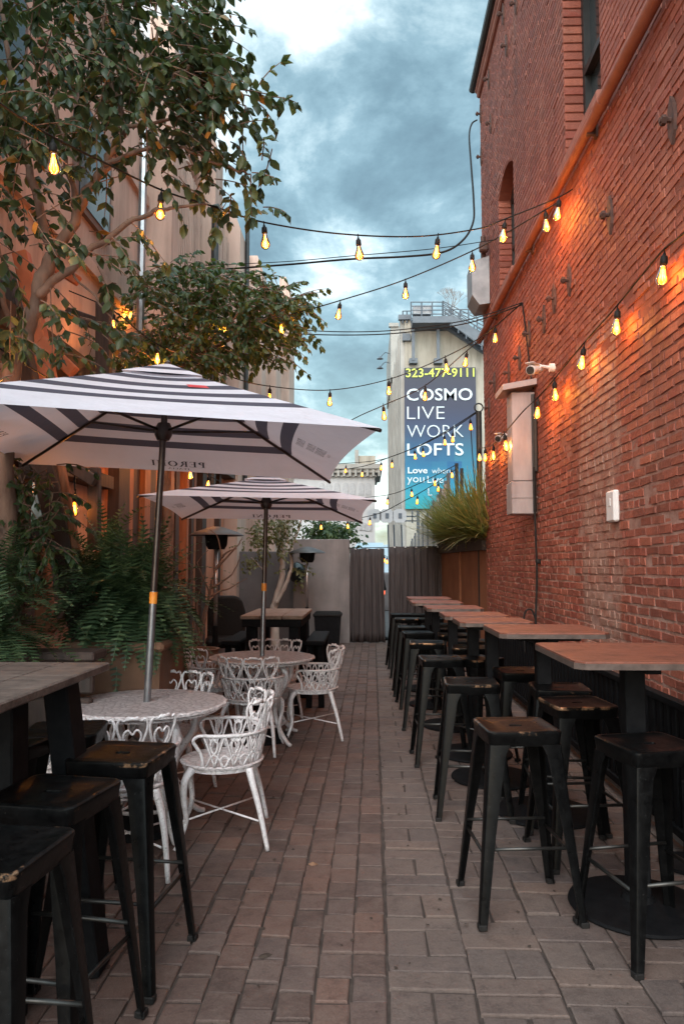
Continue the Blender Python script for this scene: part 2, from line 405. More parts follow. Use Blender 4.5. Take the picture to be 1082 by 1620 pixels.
M['stucco_pink'] = varied('pink_beige_concrete', (.47, .31, .245), (.62, .43, .35), 1.3, .85, .4, .008, stretch=(1, 1, .45), streak=.6)
M['stucco_orange'] = varied('orange_stucco', (.54, .22, .12), (.66, .31, .19), 2.2, .85, .35, .006, streak=.5)
M['groove'] = varied('brown_groove', (.13, .08, .065), (.20, .125, .10), 3, .9, .2)
M['timber'] = varied('orange_brown_timber', (.17, .065, .03), (.34, .14, .065), 5, .65, .4, .004, stretch=(4, 4, .4))
M['timber_d'] = varied('dark_timber', (.025, .017, .014), (.07, .042, .033), 5, .7, .4, .004, stretch=(4, 4, .4))
M['rust_beam'] = varied('rust_red_beam', (.42, .10, .035), (.55, .16, .06), 5, .6, .25)
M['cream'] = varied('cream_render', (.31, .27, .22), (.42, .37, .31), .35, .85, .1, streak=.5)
M['cream2'] = varied('grey_cream_column', (.24, .22, .20), (.37, .34, .31), .6, .85, .1)  # greyer, slightly darker cream
M['whitewash'] = varied('white_stone', (.36, .345, .345), (.47, .45, .45), .5, .85, .1)
M['slate'] = varied('slate_steel', (.055, .065, .08), (.10, .11, .13), 2, .5, .1)
M['terracotta'] = varied('terracotta', (.15, .075, .045), (.23, .12, .07), 5, .8, .3, .005)
M['soil'] = varied('soil', (.03, .02, .015), (.06, .04, .03), 20, .95, .6)
M['bark'] = varied('brown_bark', (.10, .058, .042), (.22, .135, .095), 14, .85, .5, .006, stretch=(1, 1, .35))
M['bark_w'] = varied('pale_bark', (.38, .32, .28), (.62, .54, .48), 9, .8, .4, .005, stretch=(1, 1, .35))
def leaf_mat(name, stops, tr_=.3, rough=.42):
    g = G(name); geo = g.n('ShaderNodeNewGeometry'); c = g.ramp(geo.outputs['Random Per Island'], stops); g.col(c); g.set(rough, 0, .4)
    t = g.n('ShaderNodeBsdfTranslucent'); br = g.mix(1.0, c, (1.7, 1.8, 1.0), 'MULTIPLY'); g.l(br, t.inputs['Color']); mx = g.n('ShaderNodeMixShader'); mx.inputs[0].default_value = tr_
    g.l(g.b.outputs[0], mx.inputs[1]); g.l(t.outputs[0], mx.inputs[2]); g.l(mx.outputs[0], g.o.inputs[0]); return g.m
M['leaf'] = leaf_mat('broad_leaf', [(0, (.024, .042, .022)), (.4, (.042, .066, .034)), (.8, (.072, .100, .046)), (.985, (.10, .125, .05)), (.993, (.34, .14, .03)), (1, (.42, .17, .03))])
M['leaf2'] = leaf_mat('small_leaf', [(0, (.030, .056, .026)), (.5, (.052, .090, .036)), (1, (.11, .14, .045))])
M['leaf3'] = leaf_mat('yellow_green_leaf', [(0, (.09, .085, .035)), (.5, (.13, .125, .05)), (1, (.17, .15, .06))])
M['fern'] = leaf_mat('fern_leaf', [(0, (.026, .05, .024)), (.6, (.05, .088, .042)), (1, (.12, .18, .085))], .25, .45)
M['grass'] = leaf_mat('dry_grass_blade', [(0, (.11, .12, .045)), (.35, (.20, .18, .06)), (.6, (.13, .18, .075)), (.8, (.30, .23, .09)), (1, (.38, .27, .13))])
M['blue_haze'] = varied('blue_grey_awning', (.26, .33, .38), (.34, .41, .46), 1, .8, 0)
M['filament'] = emis('glowing_filament', (1.0, .48, .09), 14)
def glassmat():
    g = G('amber_bulb_glass'); t = g.n('ShaderNodeBsdfTransparent'); t.inputs[0].default_value = (.62, .40, .18, 1)
    gl = g.n('ShaderNodeBsdfGlossy'); gl.inputs['Roughness'].default_value = .05; fr = g.n('ShaderNodeFresnel'); fr.inputs[0].default_value = 1.4
    em = g.n('ShaderNodeEmission'); em.inputs[0].default_value = (1, .25, .015, 1); em.inputs[1].default_value = 2.0
    ad = g.n('ShaderNodeAddShader'); mx = g.n('ShaderNodeMixShader'); g.l(fr.outputs[0], mx.inputs[0]); g.l(t.outputs[0], ad.inputs[0]); g.l(em.outputs[0], ad.inputs[1]); g.l(ad.outputs[0], mx.inputs[1]); g.l(gl.outputs[0], mx.inputs[2])
    g.l(mx.outputs[0], g.o.inputs[0]); return g.m
M['bulb'] = glassmat()
M['small_glow'] = emis('small_lamp_glow', (1.0, .62, .25), 9)
M['red_glow'] = emis('red_lamp_glow', (1.0, .12, .03), 4)
M['mirror'] = (lambda g: (g.col((.35, .36, .36)), g.set(.06, 1.0), g.m)[2])(G('window_mirror'))

# ================================================================== GROUND
g_ = MB(); g_.quad((-90, -30, -.035), (90, -30, -.035), (90, 260, -.035), (-90, 260, -.035))
tag(g_.build('street', M['asphalt']), kind='structure')
g_ = MB(); g_.quad((-3.0, -2.5, -.009), (1.9, -2.5, -.009), (1.9, 14.6, -.009), (-3.0, 14.6, -.009))
tag(g_.build('paver_joints', M['joint']), kind='structure')
def one_paver(mb, x0, x1, y0, y1):
    g = ru(.0025, .0065); x0 += g; x1 -= g; y0 += g; y1 -= g
    z = ru(-.004, .004); tx, ty = ru(-.006, .006), ru(-.006, .006); b = ru(.004, .007)
    cx, cy = (x0 + x1) / 2, (y0 + y1) / 2; rot = ru(-.012, .012); co, si = math.cos(rot), math.sin(rot)
    outer = []; n = len(mb.v)
    cs = [(x0, y0), (x1, y0), (x1, y1), (x0, y1)]
    jit = [(ru(-.0045, .0045), ru(-.0045, .0045)) for _ in cs]
    for lvl in range(3):
        for (x, y), (jx, jy) in zip(cs, jit):
            dx, dy = x - cx, y - cy
            if lvl == 2: dx -= math.copysign(b, dx); dy -= math.copysign(b, dy)
            dx += jx; dy += jy
            X, Y = cx + dx * co - dy * si, cy + dx * si + dy * co
            Z = z + dx * tx + dy * ty + (-.03 if lvl == 0 else (-.0028 if lvl == 1 else 0))
            a = -.0103; mb.v.append(Vector((X - a * Y, Y + a * X, Z)))
    for l in (0, 1):
        for k in range(4):
            k2 = (k + 1) % 4; mb.face((n + l * 4 + k, n + l * 4 + k2, n + l * 4 + 4 + k2, n + l * 4 + 4 + k))
    mb.face((n + 8, n + 9, n + 10, n + 11))
pv = MB(); YE = 14.5
x = .044; col_i = 0
while x > -2.95:
    wd = .124; y = -1.0 + (.08 if col_i % 2 else 0) + ru(-.02, .02)
    while y < YE:
        l = .158 * ru(.93, 1.07); one_paver(pv, x - wd, x, y, y + l); y += l
    x -= wd; col_i += 1
tag(pv.build('clay_pavers', M['paver']), kind='structure')
pv = MB(); x = .050
for bi in range(6):
    wd = .292; y = -1.0 + ru(0, .4); st = bi % 2
    while y < YE:
        if st == 0:
            m = x + wd / 2 + ru(-.01, .01); one_paver(pv, x, m, y, y + .2); one_paver(pv, m, x + wd, y, y + .2); y += .2; st = 1
        else:
            for _ in range(2 if rnd() < .8 else 1): one_paver(pv, x, x + wd, y, y + .112); y += .112
            st = 0
    x += wd
tag(pv.build('concrete_pavers', M['paver2']), kind='structure')
# far street bits
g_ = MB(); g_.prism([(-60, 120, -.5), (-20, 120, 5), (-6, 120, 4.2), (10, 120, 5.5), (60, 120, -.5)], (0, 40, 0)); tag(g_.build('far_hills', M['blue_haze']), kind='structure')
g_ = MB(); g_.box((-.5, 20, -.01), (8, 10, .06)); tag(g_.build('pavement', M['asphalt']), kind='structure')

# ================================================================== RIGHT: BRICK BUILDING
WX = 1.75; WY0, WY1, WZ = -1.5, 10.8, 8.62
WINS = [(5.29, 6.26, 4.93, 6.6, .14), (8.46, 9.42, 4.93, 6.22, .17), (2.2, 3.15, 4.93, 6.6, .14)]
bb = thing('brick_building', 'two storey red brick building with arched upstairs windows along the right side of the alley', 'building', (WX + 3, 5, 0))
def inb(o, p=bb): o.parent = p; o.matrix_parent_inverse = Matrix.Translation(-Vector(p.location)); return o
def arch_z(wd, y):
    y0, y1, z0, z1, rise = wd; t = (y - (y0 + y1) / 2) / ((y1 - y0) / 2); return z1 + rise * (1 - t * t)
wb = MB()
# backing with openings
wb.mi = 0
MX = WX + .0015
cuts = sorted([(a[0], a[1], a) for a in WINS])
y = WY0
for (a, b, wd) in cuts:
    wb.quad((MX, y, -.05), (MX, a, -.05), (MX, a, WZ), (MX, y, WZ))
    wb.quad((MX, a, -.05), (MX, b, -.05), (MX, b, wd[2]), (MX, a, wd[2]))
    for i in range(10):
        ya, yb = a + (b - a) * i / 10, a + (b - a) * (i + 1) / 10
        wb.quad((MX, ya, arch_z(wd, ya)), (MX, yb, arch_z(wd, yb)), (MX, yb, WZ), (MX, ya, WZ))
        wb.quad((MX, ya, arch_z(wd, ya)), (MX, yb, arch_z(wd, yb)), (MX + .3, yb, arch_z(wd, yb)), (MX + .3, ya, arch_z(wd, ya)))
    for yy in (a, b): wb.quad((MX, yy, wd[2]), (MX + .3, yy, wd[2]), (MX + .3, yy, wd[3]), (MX, yy, wd[3]))
    wb.quad((MX, a, wd[2]), (MX + .3, a, wd[2]), (MX + .3, b, wd[2]), (MX, b, wd[2]))
    y = b
wb.quad((MX, y, -.05), (MX, WY1, -.05), (MX, WY1, WZ), (MX, y, WZ))
wb.quad((MX, WY1, -.05), (9, WY1, -.05), (9, WY1, WZ), (MX, WY1, WZ))
wb.quad((MX, WY0, -.05), (9, WY0, -.05), (9, WY0, WZ), (MX, WY0, WZ))
wb.quad((MX, WY0, WZ), (9, WY0, WZ), (9, WY1, WZ), (MX, WY1, WZ))
wb.quad((9, WY0, -.05), (9, WY1, -.05), (9, WY1, WZ), (9, WY0, WZ))
BL, BH = .195, .063
def brick_face(y0, y1, z0, z1, up):
    g = ru(.003, .0065); y0 += g; y1 -= g; z0 += g; z1 -= g
    if y1 - y0 < .03: return
    j = .0045; d = ru(.0, .0055) if not up else ru(-.0005, .0015)
    if rnd() < .04: d += .004
    if rnd() < .03 and not up: d = -.003
    n = len(wb.v); q = [(y0, z0), (y1, z0), (y1, z1), (y0, z1)]
    for (yy, zz_) in q: wb.v.append(Vector((WX + .012, yy + ru(-j, j), zz_ + ru(-j, j))))
    c = .005
    for i, (yy, zz_) in enumerate(q):
        a = wb.v[n + i]; wb.v.append(Vector((WX - d - .0005 + (ru(-.0025, .0015) if not up else ru(-.002, .0)), a.y + (c if i in (0, 3) else -c), a.z + (c if i < 2 else -c))))
    for k in range(4):
        k2 = (k + 1) % 4; wb.face((n + k, n + 4 + k, n + 4 + k2, n + k2))
    wb.face((n + 7, n + 6, n + 5, n + 4))
row = 0; z = 0.0
while z < WZ - BH:
    y = WY0 + 1.3 - (BL / 2 if row % 2 else 0); hdr = (row % 6 == 5)
    wob = .012 * math.sin(row * 1.7)
    while y < WY1:
        l = (BL / 2 if hdr else BL) * ru(.97, 1.03); y1 = min(y + l, WY1); ym = (y + y1) / 2
        up = z > 5.0; wb.mi = 2 if up or (z > 4 and rnd() < .4) else 1
        seg = [(y, y1)]
        for wd in WINS:
            if z + BH > wd[2] and z < arch_z(wd, min(max(ym, wd[0]), wd[1])):
                ns = []
                for (p, q) in seg:
                    if q <= wd[0] or p >= wd[1]: ns.append((p, q))
                    else:
                        if p < wd[0]: ns.append((p, wd[0]))
                        if q > wd[1]: ns.append((wd[1], q))
                seg = ns
        zo = .004 * math.sin(y * 1.3 + row * .4)
        for (p, q) in seg: brick_face(p, q, z + zo, z + BH + zo, up)
        y = y1
    z += BH; row += 1
# brick returns in the window jambs
for wd in WINS:
    wb.mi = 1; z = wd[2]; k = 0
    while z < wd[3] - .02:
        for (yy, sgn) in ((wd[1], -1), (wd[0], 1)):
            ln = .20 if k % 2 else .19
            wb.box((WX + .008 + ln / 2 - .006, yy + sgn * .004, z + BH / 2), (ln, .016, .066), None, .005)
        z += .080; k += 1
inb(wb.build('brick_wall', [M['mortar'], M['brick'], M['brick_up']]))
for wd in WINS:
    y0, y1, z0, z1, rise = wd; X = WX + .21
    fr = MB()
    for yy in (y0 + .035, y1 - .035): fr.box((X, yy, (z0 + z1) / 2 + .05), (.10, .07, z1 - z0 + .12))
    fr.box((X, (y0 + y1) / 2, z0 + .06), (.10, y1 - y0, .10)); fr.box((X - .012, (y0 + y1) / 2, z0 + (z1 - z0) * .48), (.08, y1 - y0 - .1, .06))
    pts = [(X - .055, y0 + (y1 - y0) * i / 12, arch_z(wd, y0 + (y1 - y0) * i / 12) - .004) for i in range(13)]
    pts += [(X - .055, p[1], p[2] - .12) for p in pts[::-1]]
    fr.prism(pts, (.11, 0, 0))
    f = inb(fr.build('window', M['frame_dark']))
    pn = MB(); pn.box((X + .01, (y0 + y1) / 2, (z0 + z1 + rise) / 2 - .03), (.008, y1 - y0 - .1, z1 - z0 + rise - .1)); p = pn.build('pane', M['glass_dark'], f)
    si = MB(); si.box((WX + .075, (y0 + y1) / 2, z0 - .045), (.27, y1 - y0 + .16, .085), None, .012); si.build('sill', M['sill'], f)
# drain pipe running along under the sills, with couplings
dp = MB(); PZ0 = 4.60
pp = [(WX - .065, -1.4, 4.70), (WX - .065, 10.78, 4.77)]
dp.tube(pp, .043, 12)
for yy in [0.4 + 1.55 * i for i in range(7)]:
    zc = 4.70 + (yy + 1.4) / 12.2 * .08; dp.tube([(WX - .065, yy, zc), (WX - .065, yy + .10, zc)], .050, 12)
inb(dp.build('drainpipe', M['pipe'], None, True, auto=40))
for yy in [1.2 + 2.1 * i for i in range(5)]:
    br = MB(); zc = 4.70 + (yy + 1.4) / 12.2 * .08; br.box((WX - .03, yy, zc - .05), (.10, .03, .02)); br.box((WX - .012, yy, zc), (.02, .05, .16)); inb(br.build('pipe_bracket', M['iron']))
cp = MB(); cp.box((WX + .18, 5.4 - .75, WZ + .05), (.5, 12.35, .12), None, .02); cp.box((WX + .12, 5.4 - .75, WZ - .05), (.34, 12.3, .09), None, .02)
inb(cp.build('coping', M['sill']))
gt = MB(); gt.tube([(WX - .09, 8.9, WZ + .12), (WX - .09, 10.9, WZ + .12)], .06, 10); gt.box((WX + .05, 8.6, WZ + .35), (.25, .5, .5), None, .05); inb(gt.build('roof_vent', M['frame_dark']))
# tie plates: lens shaped iron plates on bolts
def tie(px, py, s=.85):
    p = PX(px, py, WX); m = MB(); t = .035
    prof = [(0, -.17), (.045, -.09), (.055, 0), (.045, .09), (0, .17), (-.045, .09), (-.055, 0), (-.045, -.09)]
    m.prism([(WX - .022, p.y + a * s, p.z + b * s) for a, b in prof], (.02, 0, 0))
    m.tube([(WX, p.y, p.z), (WX - .085, p.y, p.z)], .016, 8); m.tube([(WX - .05, p.y, p.z), (WX - .075, p.y, p.z)], .03, 6)
    o = inb(m.build('tie_plate', M['iron'])); return o
for (px, py) in ((967, 340), (902, 443), (878, 472), (838, 528), (1066, 190), (823, 566), (806, 590), (783, 605), (775, 645), (862, 505),
                 (802, 72), (797, 22), (817, 5), (774, 125), (777, 195), (761, 180), (762, 248)): tie(px, py)
# whitewashed repair patch keeps its own bricks: thin flaked render pieces on the wall
# metal cabinet
def box_between(mb, a, b, bev=0): mb.box([(a[i] + b[i]) / 2 for i in range(3)], [abs(b[i] - a[i]) for i in range(3)], None, bev)
ca = thing('metal_cabinet', 'tall pale metal cabinet with a sloping cap fixed high on the brick wall', 'cabinet', (1.62, 7.7, 1.98))
m = MB(); box_between(m, (1.50, 7.55, 2.32), (1.742, 7.80, 3.24), .008); inb(m.build('cabinet_body', M['cabinet']), ca)
m = MB(); box_between(m, (1.485, 7.535, 1.98), (1.742, 7.815, 2.315), .008); m.box((1.614, 7.53, 2.15), (.26, .006, .012)); inb(m.build('lower_box', M['cabinet']), ca)
m = MB(); m.prism([(1.40, 7.46, 3.24), (1.742, 7.46, 3.30), (1.742, 7.46, 3.36), (1.40, 7.46, 3.30)], (0, .44, 0)); inb(m.build('cap', M['cabinet']), ca)
m = MB(); m.box((1.722, 7.50, 2.7), (.04, .06, .6), None, .01); m.tube([(1.71, 7.5, 2.0), (1.71, 7.5, 3.2)], .018, 8); inb(m.build('conduit', M['frame_dark']), ca)
m = MB(); m.tube(bez([(1.70, 7.47, 2.45), (1.70, 7.46, 1.9), (1.705, 7.45, 1.4), (1.69, 7.45, 1.05), (1.68, 7.43, .9), (1.68, 7.42, .3)]), .011, 6)
m.tube(bez([(1.68, 7.43, .92), (1.64, 7.43, 1.02), (1.58, 7.43, 1.0), (1.56, 7.43, .85), (1.57, 7.43, .6)]), .009, 6)
m.box((1.72, 7.45, 1.50), (.05, .04, .05), None, .008)
tag(m.build('power_cable', M['cable'], None, True), 'black cable hanging down the brick wall from the metal cabinet to the tables', 'cable')
m = MB(); p = PX(974, 801, WX); m.box((WX - .022, p.y, p.z), (.045, .17, .22), None, .012); m.box((WX - .046, p.y, p.z + .03), (.004, .03, .05))
tag(m.build('junction_box', M['white_plastic']), 'small pale plate shaped like a switch box on the bare brick wall', 'box')
# vent box near the far corner
m = MB(); m.prism([(1.50, 10.15, 5.72), (1.742, 10.15, 5.80), (1.742, 10.15, 5.12), (1.60, 10.15, 5.10), (1.50, 10.15, 5.24)], (0, .5, 0))
vb = tag(m.build('vent_box', M['galv']), 'grey galvanised box jutting from the far top corner of the brick building', 'box')
m = MB(); m.tube([(1.67, 10.2, 5.75), (1.67, 10.2, 6.1)], .035, 8); m.box((1.66, 10.1, 5.9), (.12, .1, .14), None, .02); m.build('pipe_stub', M['iron'], vb)
def camera_unit(px, py, Y, label, s=1.0, ):
    p = PY(px, py, Y); t = thing('security_camera', label, 'camera', tuple(p), R(0))
    wxx = WX - .0 - p.x
    m = MB(); m.tube([(wxx, .02, .02), (wxx - .05, .02, .02)], .035 * s, 12); m.tube([(wxx - .04, .02, .02), (wxx - .12 * s, .0, .03), (wxx - .13 * s, .0, -.01)], .014 * s, 8); m.build('bracket', M['white_plastic'], t)
    d = Vector((-.55, -.75, -.28)).normalized(); c = Vector((wxx - .16 * s, 0, .0))
    m = MB(); m.tube([c + d * -.08 * s, c + d * .10 * s], .038 * s, 14); m.box(c + d * .03 * s + Vector((0, 0, .04 * s)), (.075 * s, .17 * s, .006), Euler((0, 0, -.63)), .002); m.build('housing', M['white_plastic'], t, auto=35)
    m = MB(); m.tube([c + d * .098 * s, c + d * .108 * s], .032 * s, 14); m.build('lens', M['frame_dark'], t)
camera_unit(874, 584, 6.75, 'white bullet security camera above the near end of the metal cabinet', 1.15)
camera_unit(803, 692, 8.55, 'small white security camera half hidden beyond the metal cabinet', 1.05)

# slatted rail along the foot of the wall
rl = thing('slatted_railing', 'low black slatted railing along the foot of the brick wall behind the tall tables', 'railing', (1.63, 5, 0))
m = MB(); m.box((1.60, 5.2, .745), (.05, 8.4, .04), None, .005); inb(m.build('top_rail', M['black']), rl)
m = MB(); m.box((1.60, 5.2, .10), (.04, 8.4, .05), None, .005); inb(m.build('bottom_rail', M['black']), rl)
m = MB(); m.box((0, 0, .42), (.022, .055, .62), None, .004); s0 = inb(m.build('slat', M['black']), rl); s0.location = (1.60, 1.05, 0)
for k in range(1, 84):
    c = s0.copy(); COL.objects.link(c); c.location = (1.60, 1.05 + .1 * k, 0)
m = MB(); m.box((1.69, 5.2, .03), (.10, 8.5, .09), None, .01); tag(m.build('kerb', M['concrete']), kind='structure')

# planter box at the end of the wall, rust coloured, with grasses spilling over
pl = thing('wall_planter', 'tall rust brown planter wall under the dry grasses past the brick corner', 'planter', (1.7, 12.5, 0))
A_, B_ = Vector((1.76, 10.82, 0)), Vector((1.46, 14.1, 0))
mid = A_.lerp(B_, .52)
m = MB()
for (a, b, o_) in ((A_, mid, 0), (mid, B_, .03)):
    a = a + Vector((-o_, .004, 0)); b = b + Vector((-o_, 0, 0)); m.prism([a, b, b + Vector((0, 0, 1.70)), a + Vector((0, 0, 1.70))], (.4, 0, 0))
inb(m.build('planter_wall', M['rust_panel']), pl)
m = MB(); m.prism([A_ + Vector((-.07, 0.004, 1.69)), B_ + Vector((-.10, 0, 1.69)), B_ + Vector((-.10, 0, 1.90)), A_ + Vector((-.07, 0.004, 1.90))], (.5, 0, 0)); inb(m.build('trough', M['timber_d']), pl)
def blade(mb, base, d, ln, wd, droop):
    side = Vector((d.y, -d.x, 0)); side = side.normalized() if side.length > 1e-3 else Vector((1, 0, 0))
    p = Vector(base); n = 4; prev = None
    v_ = Vector(d)
    for i in range(n + 1):
        t = i / n; w_ = wd * (1 - t * .92) * .5
        a, b = p + side * w_, p - side * w_
        if prev:
            mb.quad(prev[0], prev[1], b, a)
        prev = (a, b); p = p + v_ * ln / n; v_ = (v_ + Vector((0, 0, -droop / n * 2))).normalized()
for ci in range(7):
    t = (ci + .5) / 7; c = A_.lerp(B_, t) + Vector((.08, 0, 1.86)); m = MB()
    for _ in range(300):
        az = ru(0, 6.283); el = ru(.1, 1.45); d = Vector((math.cos(az) * math.cos(el) - .34, math.sin(az) * math.cos(el) - .3, math.sin(el))).normalized()
        blade(m, c + Vector((ru(-.1, .1), ru(-.22, .22), ru(-.05, .05))), d, ru(.50, 1.15) * (1.1 - .15 * t), ru(.028, .060), ru(.0, .45))
    tag(m.build('grass_clump', M['grass']), ['spiky green and straw grass clump nearest the brick corner on the planter', 'second dry grass clump from the brick corner on the planter', 'third dry grass clump from the brick corner on the planter', 'middle dry yellow grass clump on the rust brown planter', 'third dry grass clump from the curtain end of the planter', 'second dry grass clump from the curtain end of the planter', 'yellow grass clump at the curtain end of the planter'][ci], 'grass clump', 'grasses on the planter')

# ================================================================== FAR RIGHT FENCE AND POLES
fp = thing('strip_fence', 'tall fence of narrow upright metal strips running off behind the grasses', 'fence', (1.6, 18, 0))
k = 0; y = 14.4
while y < 27:
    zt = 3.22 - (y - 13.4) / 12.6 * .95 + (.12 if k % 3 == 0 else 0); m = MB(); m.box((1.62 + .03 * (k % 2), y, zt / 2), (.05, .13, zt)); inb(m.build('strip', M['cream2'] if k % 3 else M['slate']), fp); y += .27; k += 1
for i, (px, top, Y, lab) in enumerate(((757, 652, 11.3, 'tall dark pole with a ring at its top beside the far brick corner'), (722, 733, 14.5, 'shorter dark fence post left of the tall ringed pole'), (730, 741, 14.8, 'shorter dark fence post right beside its twin near the grasses'))):
    p = PY(px, top, Y); m = MB(); m.tube([(p.x, Y, 0), (p.x, Y, p.z)], .035 if i else .045, 10)
    if i == 0: m.tube([(p.x + .065 * math.cos(a), Y, p.z + .07 + .065 * math.sin(a)) for a in [j * .5236 for j in range(12)]], .012, 6, closed=True)
    tag(m.build('pole', M['frame_dark'], None, auto=40), lab, 'pole')

# ================================================================== GREY WALLS AND CURTAINS AT THE END
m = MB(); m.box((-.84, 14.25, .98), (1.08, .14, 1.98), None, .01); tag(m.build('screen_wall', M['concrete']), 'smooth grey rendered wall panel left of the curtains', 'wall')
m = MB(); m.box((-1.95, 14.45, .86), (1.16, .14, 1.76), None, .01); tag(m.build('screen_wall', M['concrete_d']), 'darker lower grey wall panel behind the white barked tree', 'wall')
def curtain(x0, x1, y, z0, z1, label, seed):
    rr = random.Random(seed); n = int((x1 - x0) / .012); m = MB(); rows = 10; ph = [rr.uniform(0, 6.28) for _ in range(4)]
    for i in range(n + 1):
        for j in range(rows + 1):
            t = j / rows; x_ = x0 + (x1 - x0) * i / n; amp = .022 + .02 * (1 - t)
            yy = y + amp * (math.sin(x_ * 44 + ph[0] + .5 * math.sin(x_ * 9 + ph[1])) + .35 * math.sin(x_ * 97 + ph[2])) + .02 * math.sin(x_ * 13 + t * 1.5 + ph[3])
            m.v.append(Vector((x_ + .012 * math.sin(t * 3 + x_ * 7), yy, z0 + (z1 - z0) * t - .012 * abs(math.sin(x_ * 11)))))
    for i in range(n):
        for j in range(rows):
            a = i * (rows + 1) + j; m.face((a, a + rows + 1, a + rows + 2, a + 1))
    t_ = thing('curtain', label, 'curtain', ((x0 + x1) / 2, y, z0)); o = inb(m.build('cloth', M['curtain'], None, True), t_)
    md = o.modifiers.new('thick', 'SOLIDIFY'); md.thickness = .004
    nr = max(3, int((x1 - x0) / .17)); rm = MB(); rm.lathe([(0, -.012), (.016, -.008), (.018, 0), (.016, .008), (0, .012)], (0, 0, 0), 10); r0 = None
    for k in range(nr):
        xx = x0 + (x1 - x0) * (k + .5) / nr
        if r0 is None: r0 = inb(rm.build('ring', M['white_plastic']), t_); o2 = r0
        else: o2 = r0.copy(); COL.objects.link(o2)
        o2.location = (xx, y - .05, z1 - .02)
curtain(-.30, .37, 14.2, .02, 1.80, 'grey brown curtain hanging left of the gap at the alley end', 3)
curtain(.45, 1.46, 14.05, .05, 1.83, 'wider grey brown curtain right of the gap at the alley end', 5)
m = MB(); m.tube([(-.32, 14.16, 1.80), (1.5, 14.02, 1.83)], .008, 6); tag(m.build('curtain_wire', M['cable']), 'thin dark wire holding up the two curtains', 'wire')
# things glimpsed through the gap
t = thing('folded_parasol', 'black folded parasol on a pole seen in the gap between the curtains', 'parasol', (.33, 15.0, 0))
m = MB(); m.tube([(0, 0, 0), (0, 0, 1.5)], .02, 8); m.lathe([(.14, 0), (.15, .02), (.05, .05)], (0, 0, 0), 14); m.build('stand', M['black'], t)
m = MB(); m.lathe([(0, 1.62), (.03, 1.55), (.05, 1.2), (.09, .98), (.02, .95)], (0, 0, 0), 10); m.build('folded_cloth', M['black'], t)
m = MB(); box_between(m, (-1.2, 24, 0), (3.2, 24.6, 1.25), .05); tag(m.build('street_wall', M['concrete_d']), 'low dark street wall glimpsed through the gap between the curtains', 'wall')
m = MB(); m.lathe([(0, 0), (.035, .01), (.04, .07), (.035, .13), (0, .14)], (.45, 19, .72), 10); tag(m.build('tail_light', M['red_glow']), 'small red light glowing low in the gap between the curtains', 'light')

# ================================================================== COSMO BUILDING
CY = 45.0
cb = thing('loft_building', 'tall cream building with a big blue lofts banner beyond the curtains', 'building', (5, CY, 0))
def PC(px, py, d=0): return PY(px, py, CY - d)
m = MB()
pts = [PC(640, 506), PC(697, 512), PC(704, 519), PC(762, 556), PC(800, 590)]
xr = PC(860, 600).x
poly = [Vector((pts[0].x, CY, 0))] + [Vector((p.x, CY, p.z)) for p in pts] + [Vector((xr, CY, pts[-1].z)), Vector((xr, CY, 0))]
m.prism(poly, (0, 27, 0)); inb(m.build('wall', M['cream']), cb)
m = MB(); XL = pts[0].x - .02; ztop = pts[0].z
for k in range(9):
    yy = CY + .6 + k * 3.1; m.box((XL - .10, yy, ztop / 2), (.30, .9, ztop + (.5 if k % 2 == 0 else .1)))
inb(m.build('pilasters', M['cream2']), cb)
wnd = MB(); wnd.box((0, 0, 0), (.12, 1.3, 2.0)); w0 = None
for k in range(8):
    for f_ in range(5):
        if w0 is None: w0 = inb(wnd.build('window', M['slate']), cb); o2 = w0
        else: o2 = w0.copy(); COL.objects.link(o2)
        o2.location = (XL - .03, CY + 2.2 + k * 3.1, 2.2 + f_ * 3.0)
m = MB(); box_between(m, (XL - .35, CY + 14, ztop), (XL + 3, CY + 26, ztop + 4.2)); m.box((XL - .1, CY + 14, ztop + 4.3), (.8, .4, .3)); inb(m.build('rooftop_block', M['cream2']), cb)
m = MB(); a = PC(640, 508); m.box((XL + .0, CY - .05, ztop + .12), (.75, .3, .3)); m.box((a.x + .1, CY - .1, PC(0, 541).z), (.5, .3, .45)); inb(m.build('cornice', M['slate']), cb)
# banner
b0, b1 = PC(641, 805, .3), PC(752, 581, .3); BW, BHt = b1.x - b0.x, b1.z - b0.z; BY = CY - .30
g = G('banner_print'); sp = g.n('ShaderNodeSeparateXYZ'); g.l(g.coord('Generated'), sp.inputs[0])
c = g.ramp(sp.outputs[2], [(0.0, (.012, .26, .285)), (.12, (.03, .215, .30)), (.30, (.028, .105, .21)), (.52, (.048, .064, .115)), (.72, (.055, .057, .082)), (1, (.062, .062, .076))])
vt = g.n('ShaderNodeTexBrick'); vt.inputs['Scale'].default_value = 1; vt.inputs['Brick Width'].default_value = .9; vt.inputs['Row Height'].default_value = 2.6; vt.inputs['Mortar Size'].default_value = .0
vt.inputs['Color1'].default_value = (0, 0, 0, 1); vt.inputs['Color2'].default_value = (1, 1, 1, 1)
cc = g.n('ShaderNodeCombineXYZ'); so_ = g.n('ShaderNodeSeparateXYZ'); g.l(g.coord('Object'), so_.inputs[0]); g.l(so_.outputs[0], cc.inputs[0]); g.l(so_.outputs[2], cc.inputs[1]); g.l(cc.outputs[0], vt.inputs['Vector'])
low = g.math('SUBTRACT', .62, sp.outputs[2], True)
c = g.mix(g.math('MULTIPLY', g.math('MULTIPLY', vt.outputs['Color'], low), 1.1, True), c, (.07, .27, .27)); g.col(c); g.set(.75, 0, .2)
m = MB(); box_between(m, (b0.x, BY, b0.z), (b1.x, BY + .25, b1.z)); bn = inb(m.build('banner', g.m), cb)
M['ltr'] = varied('white_lettering', (.50, .54, .56), (.56, .60, .62), 5, .7, 0)
M['ltr_y'] = varied('yellow_lettering', (.50, .55, .09), (.55, .6, .12), 5, .7, 0)
